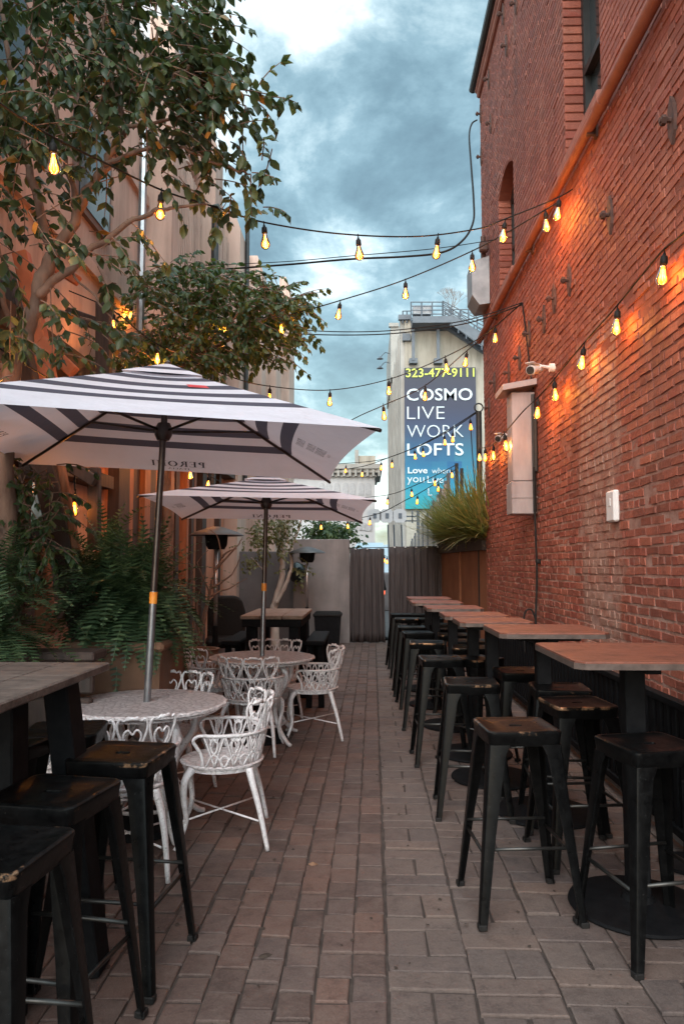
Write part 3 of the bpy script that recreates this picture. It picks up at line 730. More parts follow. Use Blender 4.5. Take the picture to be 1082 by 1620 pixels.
def text_obj(name, body, size, bold, width, mat, origin, xd, yd, parent, ext=.02):
    cu = bpy.data.curves.new(name, 'FONT'); cu.body = body; cu.size = 1; cu.offset = bold; cu.extrude = ext / size; cu.resolution_u = 3
    o = bpy.data.objects.new(name + '_tmp', cu); COL.objects.link(o)
    dg = bpy.context.evaluated_depsgraph_get(); me = bpy.data.meshes.new_from_object(o.evaluated_get(dg)); bpy.data.objects.remove(o)
    xs = [v.co.x for v in me.vertices]; ys = [v.co.y for v in me.vertices]
    x0_, wd = min(xs), max(xs) - min(xs); y0_, ht = min(ys), max(ys) - min(ys)
    sx = width / wd; sy = size / ht; xd = Vector(xd); yd = Vector(yd); nn = xd.cross(yd)
    for v in me.vertices: v.co = Vector(origin) + xd * (v.co.x - x0_) * sx + yd * (v.co.y - y0_) * sy + nn * v.co.z * size
    me.materials.append(mat); r = bpy.data.objects.new(name, me); COL.objects.link(r)
    if parent: r.parent = parent; r.matrix_parent_inverse = parent.matrix_world.inverted() if False else Matrix.Translation(-Vector(parent.location)) if parent.parent is None else Matrix.Identity(4)
    return r
def banner_text(body, x0p, x1p, ytp, ybp, bold, mat=None, nm='lettering'):
    a = PC(x0p, ybp, .35); b = PC(x1p, ytp, .35)
    o = text_obj(nm, body, b.z - a.z, bold, b.x - a.x, mat or M['ltr'], (a.x, BY - .03, a.z), (1, 0, 0), (0, 0, 1), None)
    o.parent = bn; o.matrix_parent_inverse = bn.matrix_parent_inverse.inverted() if False else Matrix.Translation(-Vector(cb.location)) @ Matrix.Identity(4)
    o.matrix_parent_inverse = Matrix.Identity(4)
    return o
banner_text('323-477-9111', 642, 750, 582, 597, .012, M['ltr_y'])
banner_text('COSMO', 643, 747, 614, 634, .010)
banner_text('LIVE', 644, 703, 643, 663, -.014)
banner_text('WORK', 644, 733, 672, 692, -.014)
banner_text('LOFTS', 644, 733, 701, 721, .010)
banner_text('Love', 645, 676, 739, 749, .018)
banner_text('where', 683, 716, 740, 749, -.010)
banner_text('you', 644, 671, 755, 767, .0)
banner_text('Live', 676, 701, 753, 764, .0)
banner_text('L', 677, 683, 772, 784, .0)
# fire stair and railings on the roof
st = thing('roof_stair', 'dark steel stair and railings on the roof of the cream building', 'stair', (4.3, CY, ztop))
m = MB(); pa, pb = PC(650, 524), PC(712, 516)
box_between(m, (pa.x, CY - 1.6, pa.z), (pb.x, CY - .02, pb.z + .1)); inb(m.build('landing', M['slate']), st)
m = MB()
for px in (653, 692):
    a = PC(px, 520, .3); b = PC(px, 572, .3); m.bar((a.x, CY - .5, a.z), (a.x, CY - .5, b.z), .18, .18); m.box((a.x, CY - .3, b.z), (.5, .5, .3))
inb(m.build('strut', M['slate']), st)
m = MB(); a, b = PC(706, 516), PC(775, 562); nst = 14
m.bar((a.x, CY - 1.5, a.z), (b.x, CY - 1.5, b.z), .10, .55); m.bar((a.x, CY - .3, a.z), (b.x, CY - .3, b.z), .10, .55)
for k in range(nst): q = a.lerp(b, (k + .5) / nst); m.box((q.x, CY - .9, q.z), (.28, 1.2, .06))
inb(m.build('flight', M['slate']), st)
m = MB()
def rail(p, q, n=4, gap=7.0, posts=4, Yo=1.5):
    for k in range(n):
        a = PC(p[0], p[1] - gap * k, Yo); b = PC(q[0], q[1] - gap * k, Yo); m.tube([a, b], .035, 5)
    for k in range(posts):
        t = k / (posts - 1); a = PC(p[0] + (q[0] - p[0]) * t, p[1] + (q[1] - p[1]) * t + 6, Yo); b = PC(p[0] + (q[0] - p[0]) * t, p[1] + (q[1] - p[1]) * t - gap * (n - 1), Yo); m.tube([a, b], .045, 5)
rail((650, 503), (700, 503), 5, 6.3, 4); rail((700, 503), (762, 548), 5, 6.3, 6); rail((700, 500), (768, 535), 5, 6.0, 6, .2); rail((637, 505), (650, 505), 3, 6.5, 3, .1); rail((704, 495), (765, 495), 2, 5.5, 6, -3)
inb(m.build('railing', M['slate']), st)
m = MB(); a, b = PC(651, 508), PC(679, 495); box_between(m, (a.x, CY - 1.35, a.z), (b.x, CY - .8, b.z)); inb(m.build('equipment', M['galv']), st)
# bare tree beyond the roof
m = MB(); rr = random.Random(4)
def bare(p, d, ln, r, lvl):
    q = p + d * ln; m.tube([p, q], [r, r * .7], 4)
    if lvl == 0: return
    for _ in range(3): bare(q, (d + Vector((rr.uniform(-.6, .6), rr.uniform(-.4, .4), rr.uniform(-.1, .5)))).normalized(), ln * .72, r * .6, lvl - 1)
b_ = PY(713, 500, 60); bare(Vector((b_.x, 60, b_.z - 1)), Vector((0, 0, 1)), 1.1, .05, 5)
bare_o = m; m.tube([(b_.x, 60, 0), (b_.x, 60, b_.z - 1)], [.3, .06], 6)
tag(m.build('bare_tree', M['bark']), 'thin leafless tree showing above the roof stair of the cream building', 'tree')
# street light arms on the building's flank
for (px, py, lab) in ((602, 565, 'upper curved lamp arm standing out from the cream building'), (602, 580, 'lower curved lamp arm standing out from the cream building')):
    m = MB(); a = PY(619, py - 4, 62); m.tube(bez([(XL + .3, 62, a.z), (a.x - .2, 62, a.z + .1), (PY(606, 0, 62).x, 62, a.z + .15), (PY(598, 0, 62).x, 62, a.z - .35)]), .035, 5); c_ = PY(601, py + 3, 62); m.lathe([(0, .25), (.3, 0), (0, -.05)], (c_.x, 62, c_.z), 8)
    tag(m.build('lamp_arm', M['slate']), lab, 'lamp')

# ================================================================== WHITE CORNER BUILDING
wbd = thing('ornate_building', 'distant white stone building with arched windows and a bracketed cornice', 'building', (-3, 70, 0))
def PW(px, py, Y=70): return PY(px, py, Y)
xa, xb = -12, PW(596, 0).x; zt = PW(0, 745).z
m = MB(); box_between(m, (xa, 70, 0), (xb - .35, 80, zt)); inb(m.build('wall', M['whitewash']), wbd)
m = MB(); box_between(m, (xa, 69.3, zt), (xb + .35, 81, zt + .45)); box_between(m, (xa, 69.55, zt - .35), (xb, 80.5, zt)); box_between(m, (xa, 69.8, PW(0, 757).z), (xb - .2, 70, PW(0, 754).z))
k = xa
while k < xb: box_between(m, (k, 69.4, zt - .7), (k + .22, 70, zt - .02)); k += .55
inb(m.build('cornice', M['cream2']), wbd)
m = MB(); a, b = PW(565, 735), PW(594, 716); box_between(m, (a.x, 72, zt), (b.x, 77, b.z)); inb(m.build('penthouse', M['cream']), wbd)
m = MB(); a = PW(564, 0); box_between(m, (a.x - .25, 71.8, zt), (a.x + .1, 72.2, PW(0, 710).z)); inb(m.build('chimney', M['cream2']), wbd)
wn0 = None
for (px) in (533, 546.5, 557.5, 571.5, 582.5, 520, 509):
    a = PW(px, 783); r_ = .27; zb, zs = a.z, PW(0, 770).z
    if wn0 is None:
        m = MB(); pts = [(-r_, 0, 0), (-r_, 0, zs - zb)] + [(-r_ * math.cos(i * math.pi / 8), 0, zs - zb + r_ * math.sin(i * math.pi / 8)) for i in range(1, 8)] + [(r_, 0, zs - zb), (r_, 0, 0)]
        m.prism(pts, (0, .1, 0)); wn0 = inb(m.build('arched_window', M['galv']), wbd); o2 = wn0
    else: o2 = wn0.copy(); COL.objects.link(o2)
    o2.location = (a.x, 69.93, zb)
for i, (px, py) in enumerate(((560, 835), (573, 833), (583, 834), (545, 836))):
    a = PW(px, py); m = MB(); box_between(m, (a.x - .3, 69.9, a.z - .35), (a.x + .3, 70.02, a.z + .35)); inb(m.build('window', M['galv']), wbd)
# pale shop awning and octagonal signs beyond the curtains
m = MB(); a = PY(556, 872, 38); b = PY(607, 857, 38); m.prism([(a.x, 37, a.z - .1), (b.x, 37, a.z - .1), (b.x, 39.5, b.z), (a.x + .3, 39.5, b.z)], (0, 0, -.12)); m.box(((a.x + b.x) / 2, 39, a.z / 2), (b.x - a.x, .2, a.z)); tag(m.build('awning', M['blue_haze']), 'pale blue grey awning just above the left curtain', 'awning')
fs = thing('sign_beam', 'dark post and cross beam carrying pale octagonal signs below the banner', 'post', (2, 26, 0))
m = MB(); pst = PY(661, 808, 26); m.bar((pst.x, 26, 0), (pst.x, 26, pst.z), .10); a, b = PY(587, 817, 26), PY(663, 817, 26); m.bar((a.x, 26, a.z), (b.x, 26, b.z), .05); a, b = PY(640, 824, 26), PY(663, 824, 26); m.bar((a.x, 26, a.z), (b.x, 26, b.z), .05); a = PY(652, 812, 26); m.bar((a.x, 26, a.z + .1), (a.x, 26, a.z - .35), .05)
inb(m.build('frame', M['slate']), fs)
for (px, lab) in ((592, 'leftmost of the three pale octagonal signs near the parasol tip'), (611.5, 'middle of the three pale octagonal signs below the banner'), (632, 'rightmost of the three pale octagonal signs, nearest the post')):
    a = PY(px, 816, 25.8); s = .235; k = .10
    t = thing('octagonal_sign', lab, 'sign', (a.x, 25.8, a.z), 0, 'octagonal signs')
    m = MB(); m.prism([(-s, 0, -s + k), (-s + k, 0, -s), (s - k, 0, -s), (s, 0, -s + k), (s, 0, s - k), (s - k, 0, s), (-s + k, 0, s), (-s, 0, s - k)], (0, .06, 0)); m.build('panel', M['whitewash'], t)
    m = MB(); m.box((0.02, -.01, 0), (.12, .02, .18)); m.build('dark_square', M['slate'], t)
m = MB()
for px in (613, 622, 634): m.tube([(PY(px, 0, 26.5).x, 26.5, 0), (PY(px, 700, 26.5).x, 26.5, PY(px, 830, 26.5).z)], .03, 6)
tag(m.build('sign_posts', M['slate']), 'thin dark uprights under the octagonal signs', 'post')

# ================================================================== LEFT: PINK CONCRETE BUILDING
LX = -2.78
lb = thing('concrete_building', 'pink beige concrete building with stepped piers along the left side of the alley', 'building', (-5, 8, 0))
m = MB(); box_between(m, (LX, .5, 3.3), (-9, 9.3, 8.1)); box_between(m, (LX, 9.3, 3.3), (-9, 16.5, 8.45)); box_between(m, (LX, 16.5, 0), (-9, 25, 8.9)); box_between(m, (LX - .25, 0.5, 0), (-9, 16.5, 3.3))
inb(m.build('wall', M['stucco_pink']), lb)
def pier(y0, y1, z0, z1, x=-2.45, ch=.35):
    m = MB(); m.prism([(LX, y0, z0), (LX, y0, z1), (x - .12, y0, z1), (x, y0, z1 - ch), (x, y0, z0)], (0, y1 - y0, 0)); inb(m.build('pier', M['stucco_pink']), lb)
for a in ((9.05, 9.35, 3.3, 8.6), (11.7, 12.3, 3.3, 8.78), (14.1, 14.85, 0, 8.45), (17.2, 17.95, 0, 8.9), (20, 21.2, 0, 9.3), (23.5, 25.2, 0, 10.9)): pier(*a)
m = MB(); box_between(m, (LX - .3, 11.9, 8.45), (-6, 13.6, 9.3)); box_between(m, (LX - .1, 10.2, 8.45), (-5, 11.6, 9.9)); inb(m.build('roof_house', M['galv']), lb)
m = MB(); y = 9.5
m.mi = 0; box_between(m, (LX, 9.40, 3.7), (LX + .03, 11.66, 7.5)); m.mi = 1
while y < 11.6:
    zt = 7.45 if y > 10.2 else 6.9; box_between(m, (LX + .03, y, 3.9), (LX + .13, y + .045, zt)); y += .105
for k in range(7):
    r_ = .25 + k * .12; m.tube([(LX + .1, 10.9 + r_ * math.cos(a), 7.0 + r_ * math.sin(a)) for a in [j * .2 for j in range(17)]], .022, 5)
inb(m.build('fluted_grille', [M['groove'], M['stucco_pink']]), lb)
m = MB(); y = 12.45
m.mi = 0; box_between(m, (LX, 12.4, 3.5), (LX + .03, 14.0, 7.9)); m.mi = 1
while y < 13.95: box_between(m, (LX + .03, y, 3.6), (LX + .15, y + .09, 7.7)); y += .22
inb(m.build('fluted_grille', [M['groove'], M['stucco_pink']]), lb)
m = MB()
for zc in (4.4, 6.0, 7.3): box_between(m, (LX - .01, .6, zc), (LX + .05, 9.0, zc + .12))
inb(m.build('string_course', M['stucco_pink']), lb)
for (px, t_, b_, mat, r_, lab) in ((229, 170, 470, 'steel', .045, 'pale_conduit'), (341, 335, 470, 'frame_dark', .06, 'downpipe'), (392, 345, 430, 'frame_dark', .045, 'downpipe')):
    X = -2.40; p = PX(px, t_, X); q = PX(px, b_, X); m = MB(); m.tube([p, (p.x, p.y, 2.6)], r_, 8); inb(m.build(lab, M[mat], None, auto=40), lb)
# upstairs windows hidden among the leaves
for (y0, z0) in ((2.6, 4.9), (4.7, 4.9), (6.7, 4.9)):
    m = MB(); box_between(m, (LX - .02, y0, z0), (LX + .045, y0 + .95, z0 + 1.15)); f = inb(m.build('window', M['groove']), lb); m = MB(); box_between(m, (LX, y0 + .07, z0 + .07), (LX + .055, y0 + .88, z0 + 1.08)); m.build('pane', M['glass_dark'], f)
# ground floor: timber fronted bar
bf = thing('timber_shopfront', 'timber and orange stucco front of the bar behind the ferns and heaters', 'shopfront', (-2.7, 8, 0))
m = MB(); box_between(m, (-2.72, 7.6, 0), (-3.0, 14.35, 3.3)); inb(m.build('stucco_wall', M['stucco_orange']), bf)
m = MB(); box_between(m, (-2.80, 1.5, 0), (-3.0, 7.6, 3.3)); inb(m.build('plaster_wall', M['stucco_pink']), bf)
rr = random.Random(21)
for k, (px, wd, mat) in enumerate(((186, .16, 'timber_d'), (200, .10, 'timber'), (214, .10, 'timber_d'), (224, .10, 'timber'), (236, .12, 'timber_d'), (246, .07, 'timber'), (256, .08, 'timber_d'), (268, .08, 'timber'), (280, .09, 'timber_d'), (290, .05, 'timber'), (301, .07, 'timber_d'), (308, .06, 'timber'), (317, .14, 'timber_d'), (345, .07, 'timber_d'), (361, .06, 'timber_d'), (374, .12, 'galv'))):
    p = PX(px, 900, -2.66); m = MB(); box_between(m, (-2.74, p.y - wd * 1.1, 0), (-2.60 - .03 * (k % 3), p.y + wd * 1.1, 3.1 + .1 * (k % 2))); inb(m.build('upright', M[mat]), bf)
m = MB(); box_between(m, (-2.72, 1.6, 3.12), (-2.5, 14.2, 3.32)); box_between(m, (-2.8, 2.0, 1.0), (-2.62, 7.6, 1.12)); box_between(m, (-2.8, 2.0, 2.25), (-2.62, 7.6, 2.38)); inb(m.build('beam', M['timber_d']), bf)
for (y0, y1, z0, z1) in ((3.0, 4.2, 1.15, 2.2), (4.5, 5.5, 1.15, 2.2), (5.8, 6.5, 1.15, 2.2), (8.9, 9.4, .9, 2.0)):
    m = MB(); box_between(m, (-2.83, y0, z0), (-2.70, y1, z1)); f = inb(m.build('window', M['timber_d']), bf); m = MB(); box_between(m, (-2.72, y0 + .07, z0 + .07), (-2.69, y1 - .07, z1 - .07)); m.build('pane', M['mirror'], f)
# slanted timber frame in front of it, orange lit beams
tf = thing('timber_structure', 'slanting dark posts and rust red beams of a timber frame behind the striped parasol', 'frame', (-2.3, 5.2, 0))
def beam(p, q, w_, mat, Y, Y2=None, nm='beam'):
    a = PY(p[0], p[1], Y); b = PY(q[0], q[1], Y2 or Y); m = MB(); m.bar(a, b, w_, w_ * .8, (0, 1, 0), .008); inb(m.build(nm, M[mat]), tf)
a = PY(62, 690, 5.4); 
m = MB(); q = PY(118, 930, 5.4); d_ = (q - a).normalized(); m.bar(a - d_ * 1.3, q + d_ * 1.0, .17, .15, (0, 1, 0), .01); inb(m.build('post', M['timber_d']), tf)
beam((34, 400), (80, 610), .11, 'rust_beam', 5.3); beam((66, 540), (118, 590), .09, 'rust_beam', 5.25); beam((76, 415), (125, 445), .08, 'rust_beam', 5.6)
beam((95, 722), (122, 870), .055, 'timber', 5.3); beam((100, 730), (152, 762), .09, 'timber_d', 5.5); beam((30, 840), (110, 852), .10, 'timber_d', 5.5, 5.45); beam((28, 740), (30, 990), .08, 'timber_d', 5.4)
beam((150, 740), (150, 870), .09, 'timber_d', 5.6); beam((45, 500), (52, 760), .16, 'timber_d', 5.6); beam((165, 480), (165, 640), .12, 'timber_d', 6.2); beam((105, 495), (175, 520), .1, 'timber_d', 6.2)
beam((62, 850), (75, 1000), .12, 'rust_panel', 5.6); beam((0, 560), (130, 640), .05, 'timber_d', 5.7)
# low plank bed with plants left
m = MB()
for k in range(4): m.box((-2.15 + .0, 4.15 + .02 * (k % 2), .14 + .235 * k), (1.25, .06, .215), None, .012)
m.box((-2.15, 4.2, .95), (1.3, .22, .05), None, .01); tag(m.build('plank_bed', M['timber_d']), 'low dark plank wall of the plant bed behind the left tall table', 'planter')

# ================================================================== LEAVES, TREES, FERNS
def leaf(mb, p, d, ln, wd, roll):
    d = d.normalized(); s = d.cross(Vector((0, 0, 1)))
    s = s.normalized() if s.length > .05 else Vector((1, 0, 0)); s = Matrix.Rotation(roll, 3, d) @ s; u = s.cross(d)
    n = len(mb.v); f = ru(.08, .38) * wd
    mb.v += [p, p + d * ln * .28 + s * wd * .42 - u * f, p + d * ln * .62 + s * wd * .40 - u * f, p + d * ln * .96 - u * f * 2.2, p + d * ln * .62 - s * wd * .40 - u * f, p + d * ln * .28 - s * wd * .42 - u * f, p + d * ln * .45 + u * f * .6]
    for a, b in ((0, 1), (1, 2), (2, 3), (3, 4), (4, 5), (5, 0)): mb.face((n + a, n + b, n + 6))
def spray(mb, tw, p, d, ln, nl, size, droop=.5):
    d = d.normalized(); pts = [p]; q = Vector(p); v_ = Vector(d); k = max(3, nl // 2)
    for i in range(k):
        v_ = (v_ + Vector((ru(-.15, .15), ru(-.15, .15), -droop / k))).normalized(); q = q + v_ * ln / k; pts.append(Vector(q))
        for sgn in (-1, 1):
            side = v_.cross(Vector((0, 0, 1)));
            side = side.normalized() if side.length > .05 else Vector((1, 0, 0))
            ld = v_ * .55 + side * sgn * ru(.5, 1.0) + Vector((0, 0, ru(-.9, .1)))
            s_ = size * ru(.5, 1.4); leaf(mb, Vector(q), ld, s_, s_ * ru(.54, .70), ru(-.6, .6))
    leaf(mb, Vector(q), v_ + Vector((0, 0, -.4)), size, size * .55, ru(-.5, .5))
    if tw is not None: tw.tube(pts, [.004] * (len(pts) - 1) + [.002], 4, caps=False)
def crown(blobs, size, nl, ln, seed, cy):
    random.seed(seed); lf, tw = MB(), MB()
    for (px, py, rx, ry, Y0, Y1, n) in blobs:
        for _ in range(int(n * (1.35 if Y0 > 6 else (.48 if py > 180 else .85)))):
            a = ru(0, 6.283); r_ = math.sqrt(rnd()); Y = ru(Y0, Y1); p = PY(px + rx * r_ * math.cos(a), py + ry * r_ * math.sin(a), Y)
            out_ = Vector((rx * math.cos(a) * .008 + .25, ru(-.8, .8), -ry * math.sin(a) * .006)); out_ += Vector((ru(-.7, .7), ru(-.3, .3), ru(-.5, .4)))
            spray(lf, tw, p, out_, ln * ru(.7, 1.3), nl, size, ru(.3, .9))
    return lf, tw
def limb(mb, pts, r0, r1, seg=8, jit=.02):
    pts = [Vector(p) for p in pts]; P2 = bez(pts, 5); n = len(P2)
    P2 = [p + Vector((ru(-jit, jit), ru(-jit, jit), 0)) * (0 if i == 0 else 1) for i, p in enumerate(P2)]
    mb.tube(P2, [r0 + (r1 - r0) * (i / (n - 1)) ** .8 for i in range(n)], seg)
def LP(l, Y): return [PY(p[0], p[1], p[2] if len(p) > 2 else Y) for p in l]
t1 = thing('broadleaf_tree', 'large broad leaved tree leaning over the alley at the upper left', 'tree', (-2.35, 4.7, 0))
lf, tw = crown([(60, 40, 120, 80, 3.8, 5.4, 100), (200, 40, 110, 80, 3.9, 5.2, 100), (285, 50, 45, 70, 4, 5, 26), (140, 150, 110, 60, 3.9, 5.4, 60), (250, 150, 80, 70, 4.0, 5, 62), (325, 120, 40, 45, 4.1, 4.9, 20), (385, 150, 38, 20, 4.3, 4.8, 9), (415, 148, 14, 10, 4.4, 4.7, 3),
    (320, 205, 60, 35, 4.2, 5, 26), (375, 262, 45, 40, 4.2, 4.9, 14), (415, 250, 22, 25, 4.3, 4.8, 6), (50, 260, 70, 80, 3.8, 5.4, 60), (170, 235, 80, 35, 4.1, 5.2, 16), (235, 285, 60, 30, 4.1, 5, 12), (40, 400, 55, 90, 3.9, 5.3, 46), (135, 400, 60, 45, 4.2, 5.2, 13),
    (85, 520, 80, 45, 4.3, 5.2, 26), (385, 320, 45, 22, 4.4, 4.9, 9), (435, 335, 22, 10, 4.5, 4.8, 4), (10, 560, 40, 60, 4, 5, 20), (190, 455, 60, 40, 4.5, 5.4, 14), (280, 250, 70, 30, 4.3, 5, 14), (-70, 200, 80, 260, 3.8, 5.4, 70), (90, -60, 220, 60, 3.8, 5.2, 90), (230, 350, 40, 30, 4.4, 5, 6), (325, 25, 22, 30, 4.2, 4.8, 7), (30, 160, 60, 60, 3.8, 5, 30)], .083, 9, .30, 11, 4.6)
inb(lf.build('leaves', M['leaf'], None, True), t1)
random.seed(5); br = MB()
limb(br, [(-2.35, 4.75, -.02), (-2.33, 4.74, 1.2)] + LP([(14, 620), (36, 540), (60, 470), (86, 405)], 4.65), .085, .045)
limb(br, LP([(86, 405), (125, 335), (165, 262), (200, 200), (245, 150, 4.5), (300, 105, 4.4)], 4.62), .042, .010)
limb(br, LP([(60, 470), (110, 425), (160, 382), (225, 342), (270, 328), (325, 322)], 4.55), .032, .007)
limb(br, LP([(86, 405), (55, 300), (28, 200), (8, 60), (-10, -60)], 4.8), .038, .012)
limb(br, LP([(200, 200), (178, 120), (168, 40), (180, -40)], 4.6), .02, .007)
limb(br, LP([(36, 540), (0, 578), (-50, 590)], 4.7), .03, .02)
limb(br, LP([(125, 335), (100, 250), (90, 150), (70, 60)], 4.7), .022, .007)
limb(br, LP([(245, 150, 4.5), (250, 90, 4.5), (245, 20, 4.5), (240, -40, 4.5)], 4.5), .016, .006)
limb(br, LP([(165, 262), (230, 235), (290, 235), (350, 262), (400, 275)], 4.5), .016, .005)
limb(br, LP([(110, 425), (150, 470), (185, 520)], 4.6), .010, .004)
limb(br, LP([(200, 200), (270, 190), (330, 160), (390, 150)], 4.5), .014, .004)
limb(br, LP([(15, 620), (28, 560), (5, 480), (-5, 380), (0, 250)], 4.9), .03, .012)
br.v += []; n0 = len(br.v)
o = inb(br.build('trunk', M['bark'], None, True), t1); inb(tw.build('twigs', M['bark'], None, True), t1)
t2 = thing('spreading_tree', 'smaller leaved tree behind the striped parasols with bulbs among its leaves', 'tree', (-2.15, 7.9, 0))
lf, tw = crown([(300, 450, 70, 35, 7.2, 8.6, 60), (370, 475, 75, 40, 7.1, 8.5, 90), (430, 480, 45, 28, 7.1, 8.2, 34), (472, 478, 14, 16, 7.3, 8.0, 7), (466, 528, 12, 10, 7.3, 7.9, 4), (320, 530, 85, 38, 7.2, 8.6, 70), (250, 500, 60, 50, 7.3, 8.6, 50), (415, 540, 45, 28, 7.2, 8.2, 24), (255, 570, 85, 28, 7.0, 8.2, 60), (160, 560, 60, 50, 6.5, 7.8, 30), (190, 640, 80, 60, 7.2, 8, 24), (290, 430, 40, 20, 7.4, 8.4, 20), (360, 490, 100, 55, 7.2, 8.6, 55), (270, 540, 100, 45, 7.2, 8.6, 50)], .078, 9, .30, 12, 8)
inb(lf.build('leaves', M['leaf2'], None, True), t2)
random.seed(6); br = MB()
limb(br, [(-2.15, 7.95, -.02), (-2.12, 7.9, 1.6)] + LP([(262, 690), (275, 610), (300, 560)], 7.9), .07, .035)
limb(br, LP([(300, 560), (350, 545), (410, 510), (450, 490), (485, 480)], 7.7), .03, .006); limb(br, LP([(300, 560), (310, 500), (340, 450), (370, 430)], 7.8), .025, .006)
limb(br, LP([(275, 610), (235, 560), (220, 500), (240, 440)], 8), .022, .006); limb(br, LP([(350, 545), (390, 470), (420, 450)], 7.6), .012, .005)
inb(br.build('trunk', M['bark'], None, True), t2); inb(tw.build('twigs', M['bark'], None, True), t2)
# white barked tree at the end wall
t3 = thing('white_barked_tree', 'slim white barked tree with yellow green leaves against the dark end wall', 'tree', (-1.45, 13.6, 0))
lf, tw = crown([(425, 850, 28, 32, 12.6, 13.6, 42), (398, 862, 22, 28, 12.6, 13.4, 22), (455, 840, 22, 22, 12.8, 13.6, 16), (470, 905, 14, 34, 13, 13.6, 10), (430, 800, 40, 30, 12.8, 13.8, 30), (500, 838, 20, 12, 13.6, 14.2, 0)], .07, 8, .26, 13, 13)
inb(lf.build('leaves', M['leaf3'], None, True), t3); random.seed(8); br = MB()
limb(br, [(-1.62, 13.6, -.02)] + LP([(433, 975), (437, 950), (446, 915), (447, 880), (450, 845), (452, 800)], 13.5), .085, .03, jit=.01)
limb(br, LP([(437, 955), (452, 925), (462, 895), (460, 870), (470, 845), (478, 815)], 13.4), .045, .014, jit=.01)
limb(br, LP([(447, 880), (436, 850), (425, 830)], 13.4), .025, .008); limb(br, LP([(448, 870), (442, 840), (438, 815)], 13.4), .02, .008); limb(br, LP([(420, 905), (403, 888), (398, 882)], 13), .012, .006); limb(br, LP([(462, 870), (455, 850), (458, 825)], 13.3), .02, .008)
inb(br.build('trunk', M['bark_w'], None, True), t3)
# bare multi-stem shrub in a round pot
def potted(x, y): pass
t4 = thing('bare_shrub', 'leafless many stemmed shrub growing from a round pot under the left heater', 'shrub', (-1.95, 8.9, 0))
br = MB(); b0 = PY(316, 1020, 8.8)
for l in ([(316, 1020), (326, 970), (334, 925), (342, 900), (350, 880), (345, 850), (333, 838)], [(318, 1020), (322, 975), (330, 940), (322, 915), (313, 890), (330, 870)], [(314, 1020), (308, 985), (300, 940), (305, 905), (296, 880)], [(334, 930), (352, 920), (370, 905), (380, 880)], [(342, 900), (360, 880), (378, 860), (384, 850)], [(330, 945), (350, 935), (365, 930), (390, 915)], [(316, 1010), (312, 960), (318, 930), (325, 905)], [(350, 882), (362, 872), (376, 868)]):
    limb(br, LP(l, 8.8 + ru(-.15, .15)), .020, .004, 6, .008)
inb(br.build('stems', M['bark'], None, True), t4)
m = MB(); m.lathe([(0, 0), (.16, .0), (.24, .15), (.27, .30), (.22, .44), (.24, .48), (.20, .48), (.18, .40), (0, .40)], (b0.x, 8.8, 0), 28); tag(m.build('round_pot', M['terracotta'], None, auto=50), 'round brown pot holding the leafless shrub', 'pot')
# ferns
def frond(mb, base, az, ln, el, droop, wd=.075):
    d = Vector((math.cos(az) * math.cos(el), math.sin(az) * math.cos(el), math.sin(el))); p = Vector(base); n = 20; side = Vector((-math.sin(az), math.cos(az), 0))
    for i in range(n):
        t = i / n; q = p + d * ln / n; w_ = wd * math.sin(math.pi * min(1, t * .85 + .16)) + .008
        u = side.cross(d)
        for sg in (-1, 1):
            a = p; b = p + side * sg * w_ + d * w_ * .35 - u * w_ * .18; wv = d * ln / n * .38
            mb.v += [a - wv * .5, a + wv, b + wv * .5, b - wv * .1]; k = len(mb.v); mb.face((k - 4, k - 3, k - 2, k - 1))
        if i % 4 == 0: mb.quad(p - side * .002, p + side * .002, q + d * ln / n * 3 + side * .002, q + d * ln / n * 3 - side * .002)
        p = q; d = (d + Vector((0, 0, -droop / n))).normalized()
def fern(c, n, ln, label, seed, pot=None):
    random.seed(seed); t = thing('fern', label, 'fern', c, 0); m = MB()
    for _ in range(n):
        el = ru(-.0, 1.5); frond(m, Vector((ru(-.1, .1), ru(-.1, .1), ru(-.05, .1))), ru(0, 6.283), ln * ru(.65, 1.1), el, ru(1.2, 2.8), ru(.045, .075))
    m.build('fronds', M['fern'], t); return t
fern((-1.58, 5.0, 1.10), 300, .70, 'big bushy dark green fern in the brown planter behind the first white table', 31)
fern((-1.88, 5.3, 1.32), 90, .62, 'upper back clump of dark fern rising beside the slanting post', 32)
fern((-2.02, 3.9, 1.05), 110, .55, 'dark fern at the left edge beyond the weathered tall table', 33)
fern((-2.35, 4.6, 1.35), 45, .42, 'small high fern in front of the bar windows at the left edge', 35)
m = MB(); m.prism([(-1.84, 4.76, 0), (-1.34, 4.76, 0), (-1.30, 4.72, .92), (-1.88, 4.72, .92)], (0, .6, 0)); m.box((-1.59, 5.0, .94), (.64, .68, .06), None, .02); tag(m.build('planter_box', M['terracotta'], None), 'large brown planter box under the big fern', 'planter')
# leafy climber at the left edge on the frame
random.seed(41); lf = MB(); tw = MB()
for _ in range(90):
    p = PY(ru(-30, 95), ru(735, 880), ru(4.7, 5.2)); spray(lf, tw, p, Vector((ru(-.5, .8), ru(-.6, .2), ru(-.6, .3))), .25, 8, .06, .8)
sh = thing('climbing_plant', 'leafy dark climber hanging on the posts below the near parasol at the left edge', 'plant', (-2.4, 5, 0)); inb(lf.build('leaves', M['leaf2'], None, True), sh); inb(tw.build('stems', M['bark']), sh)
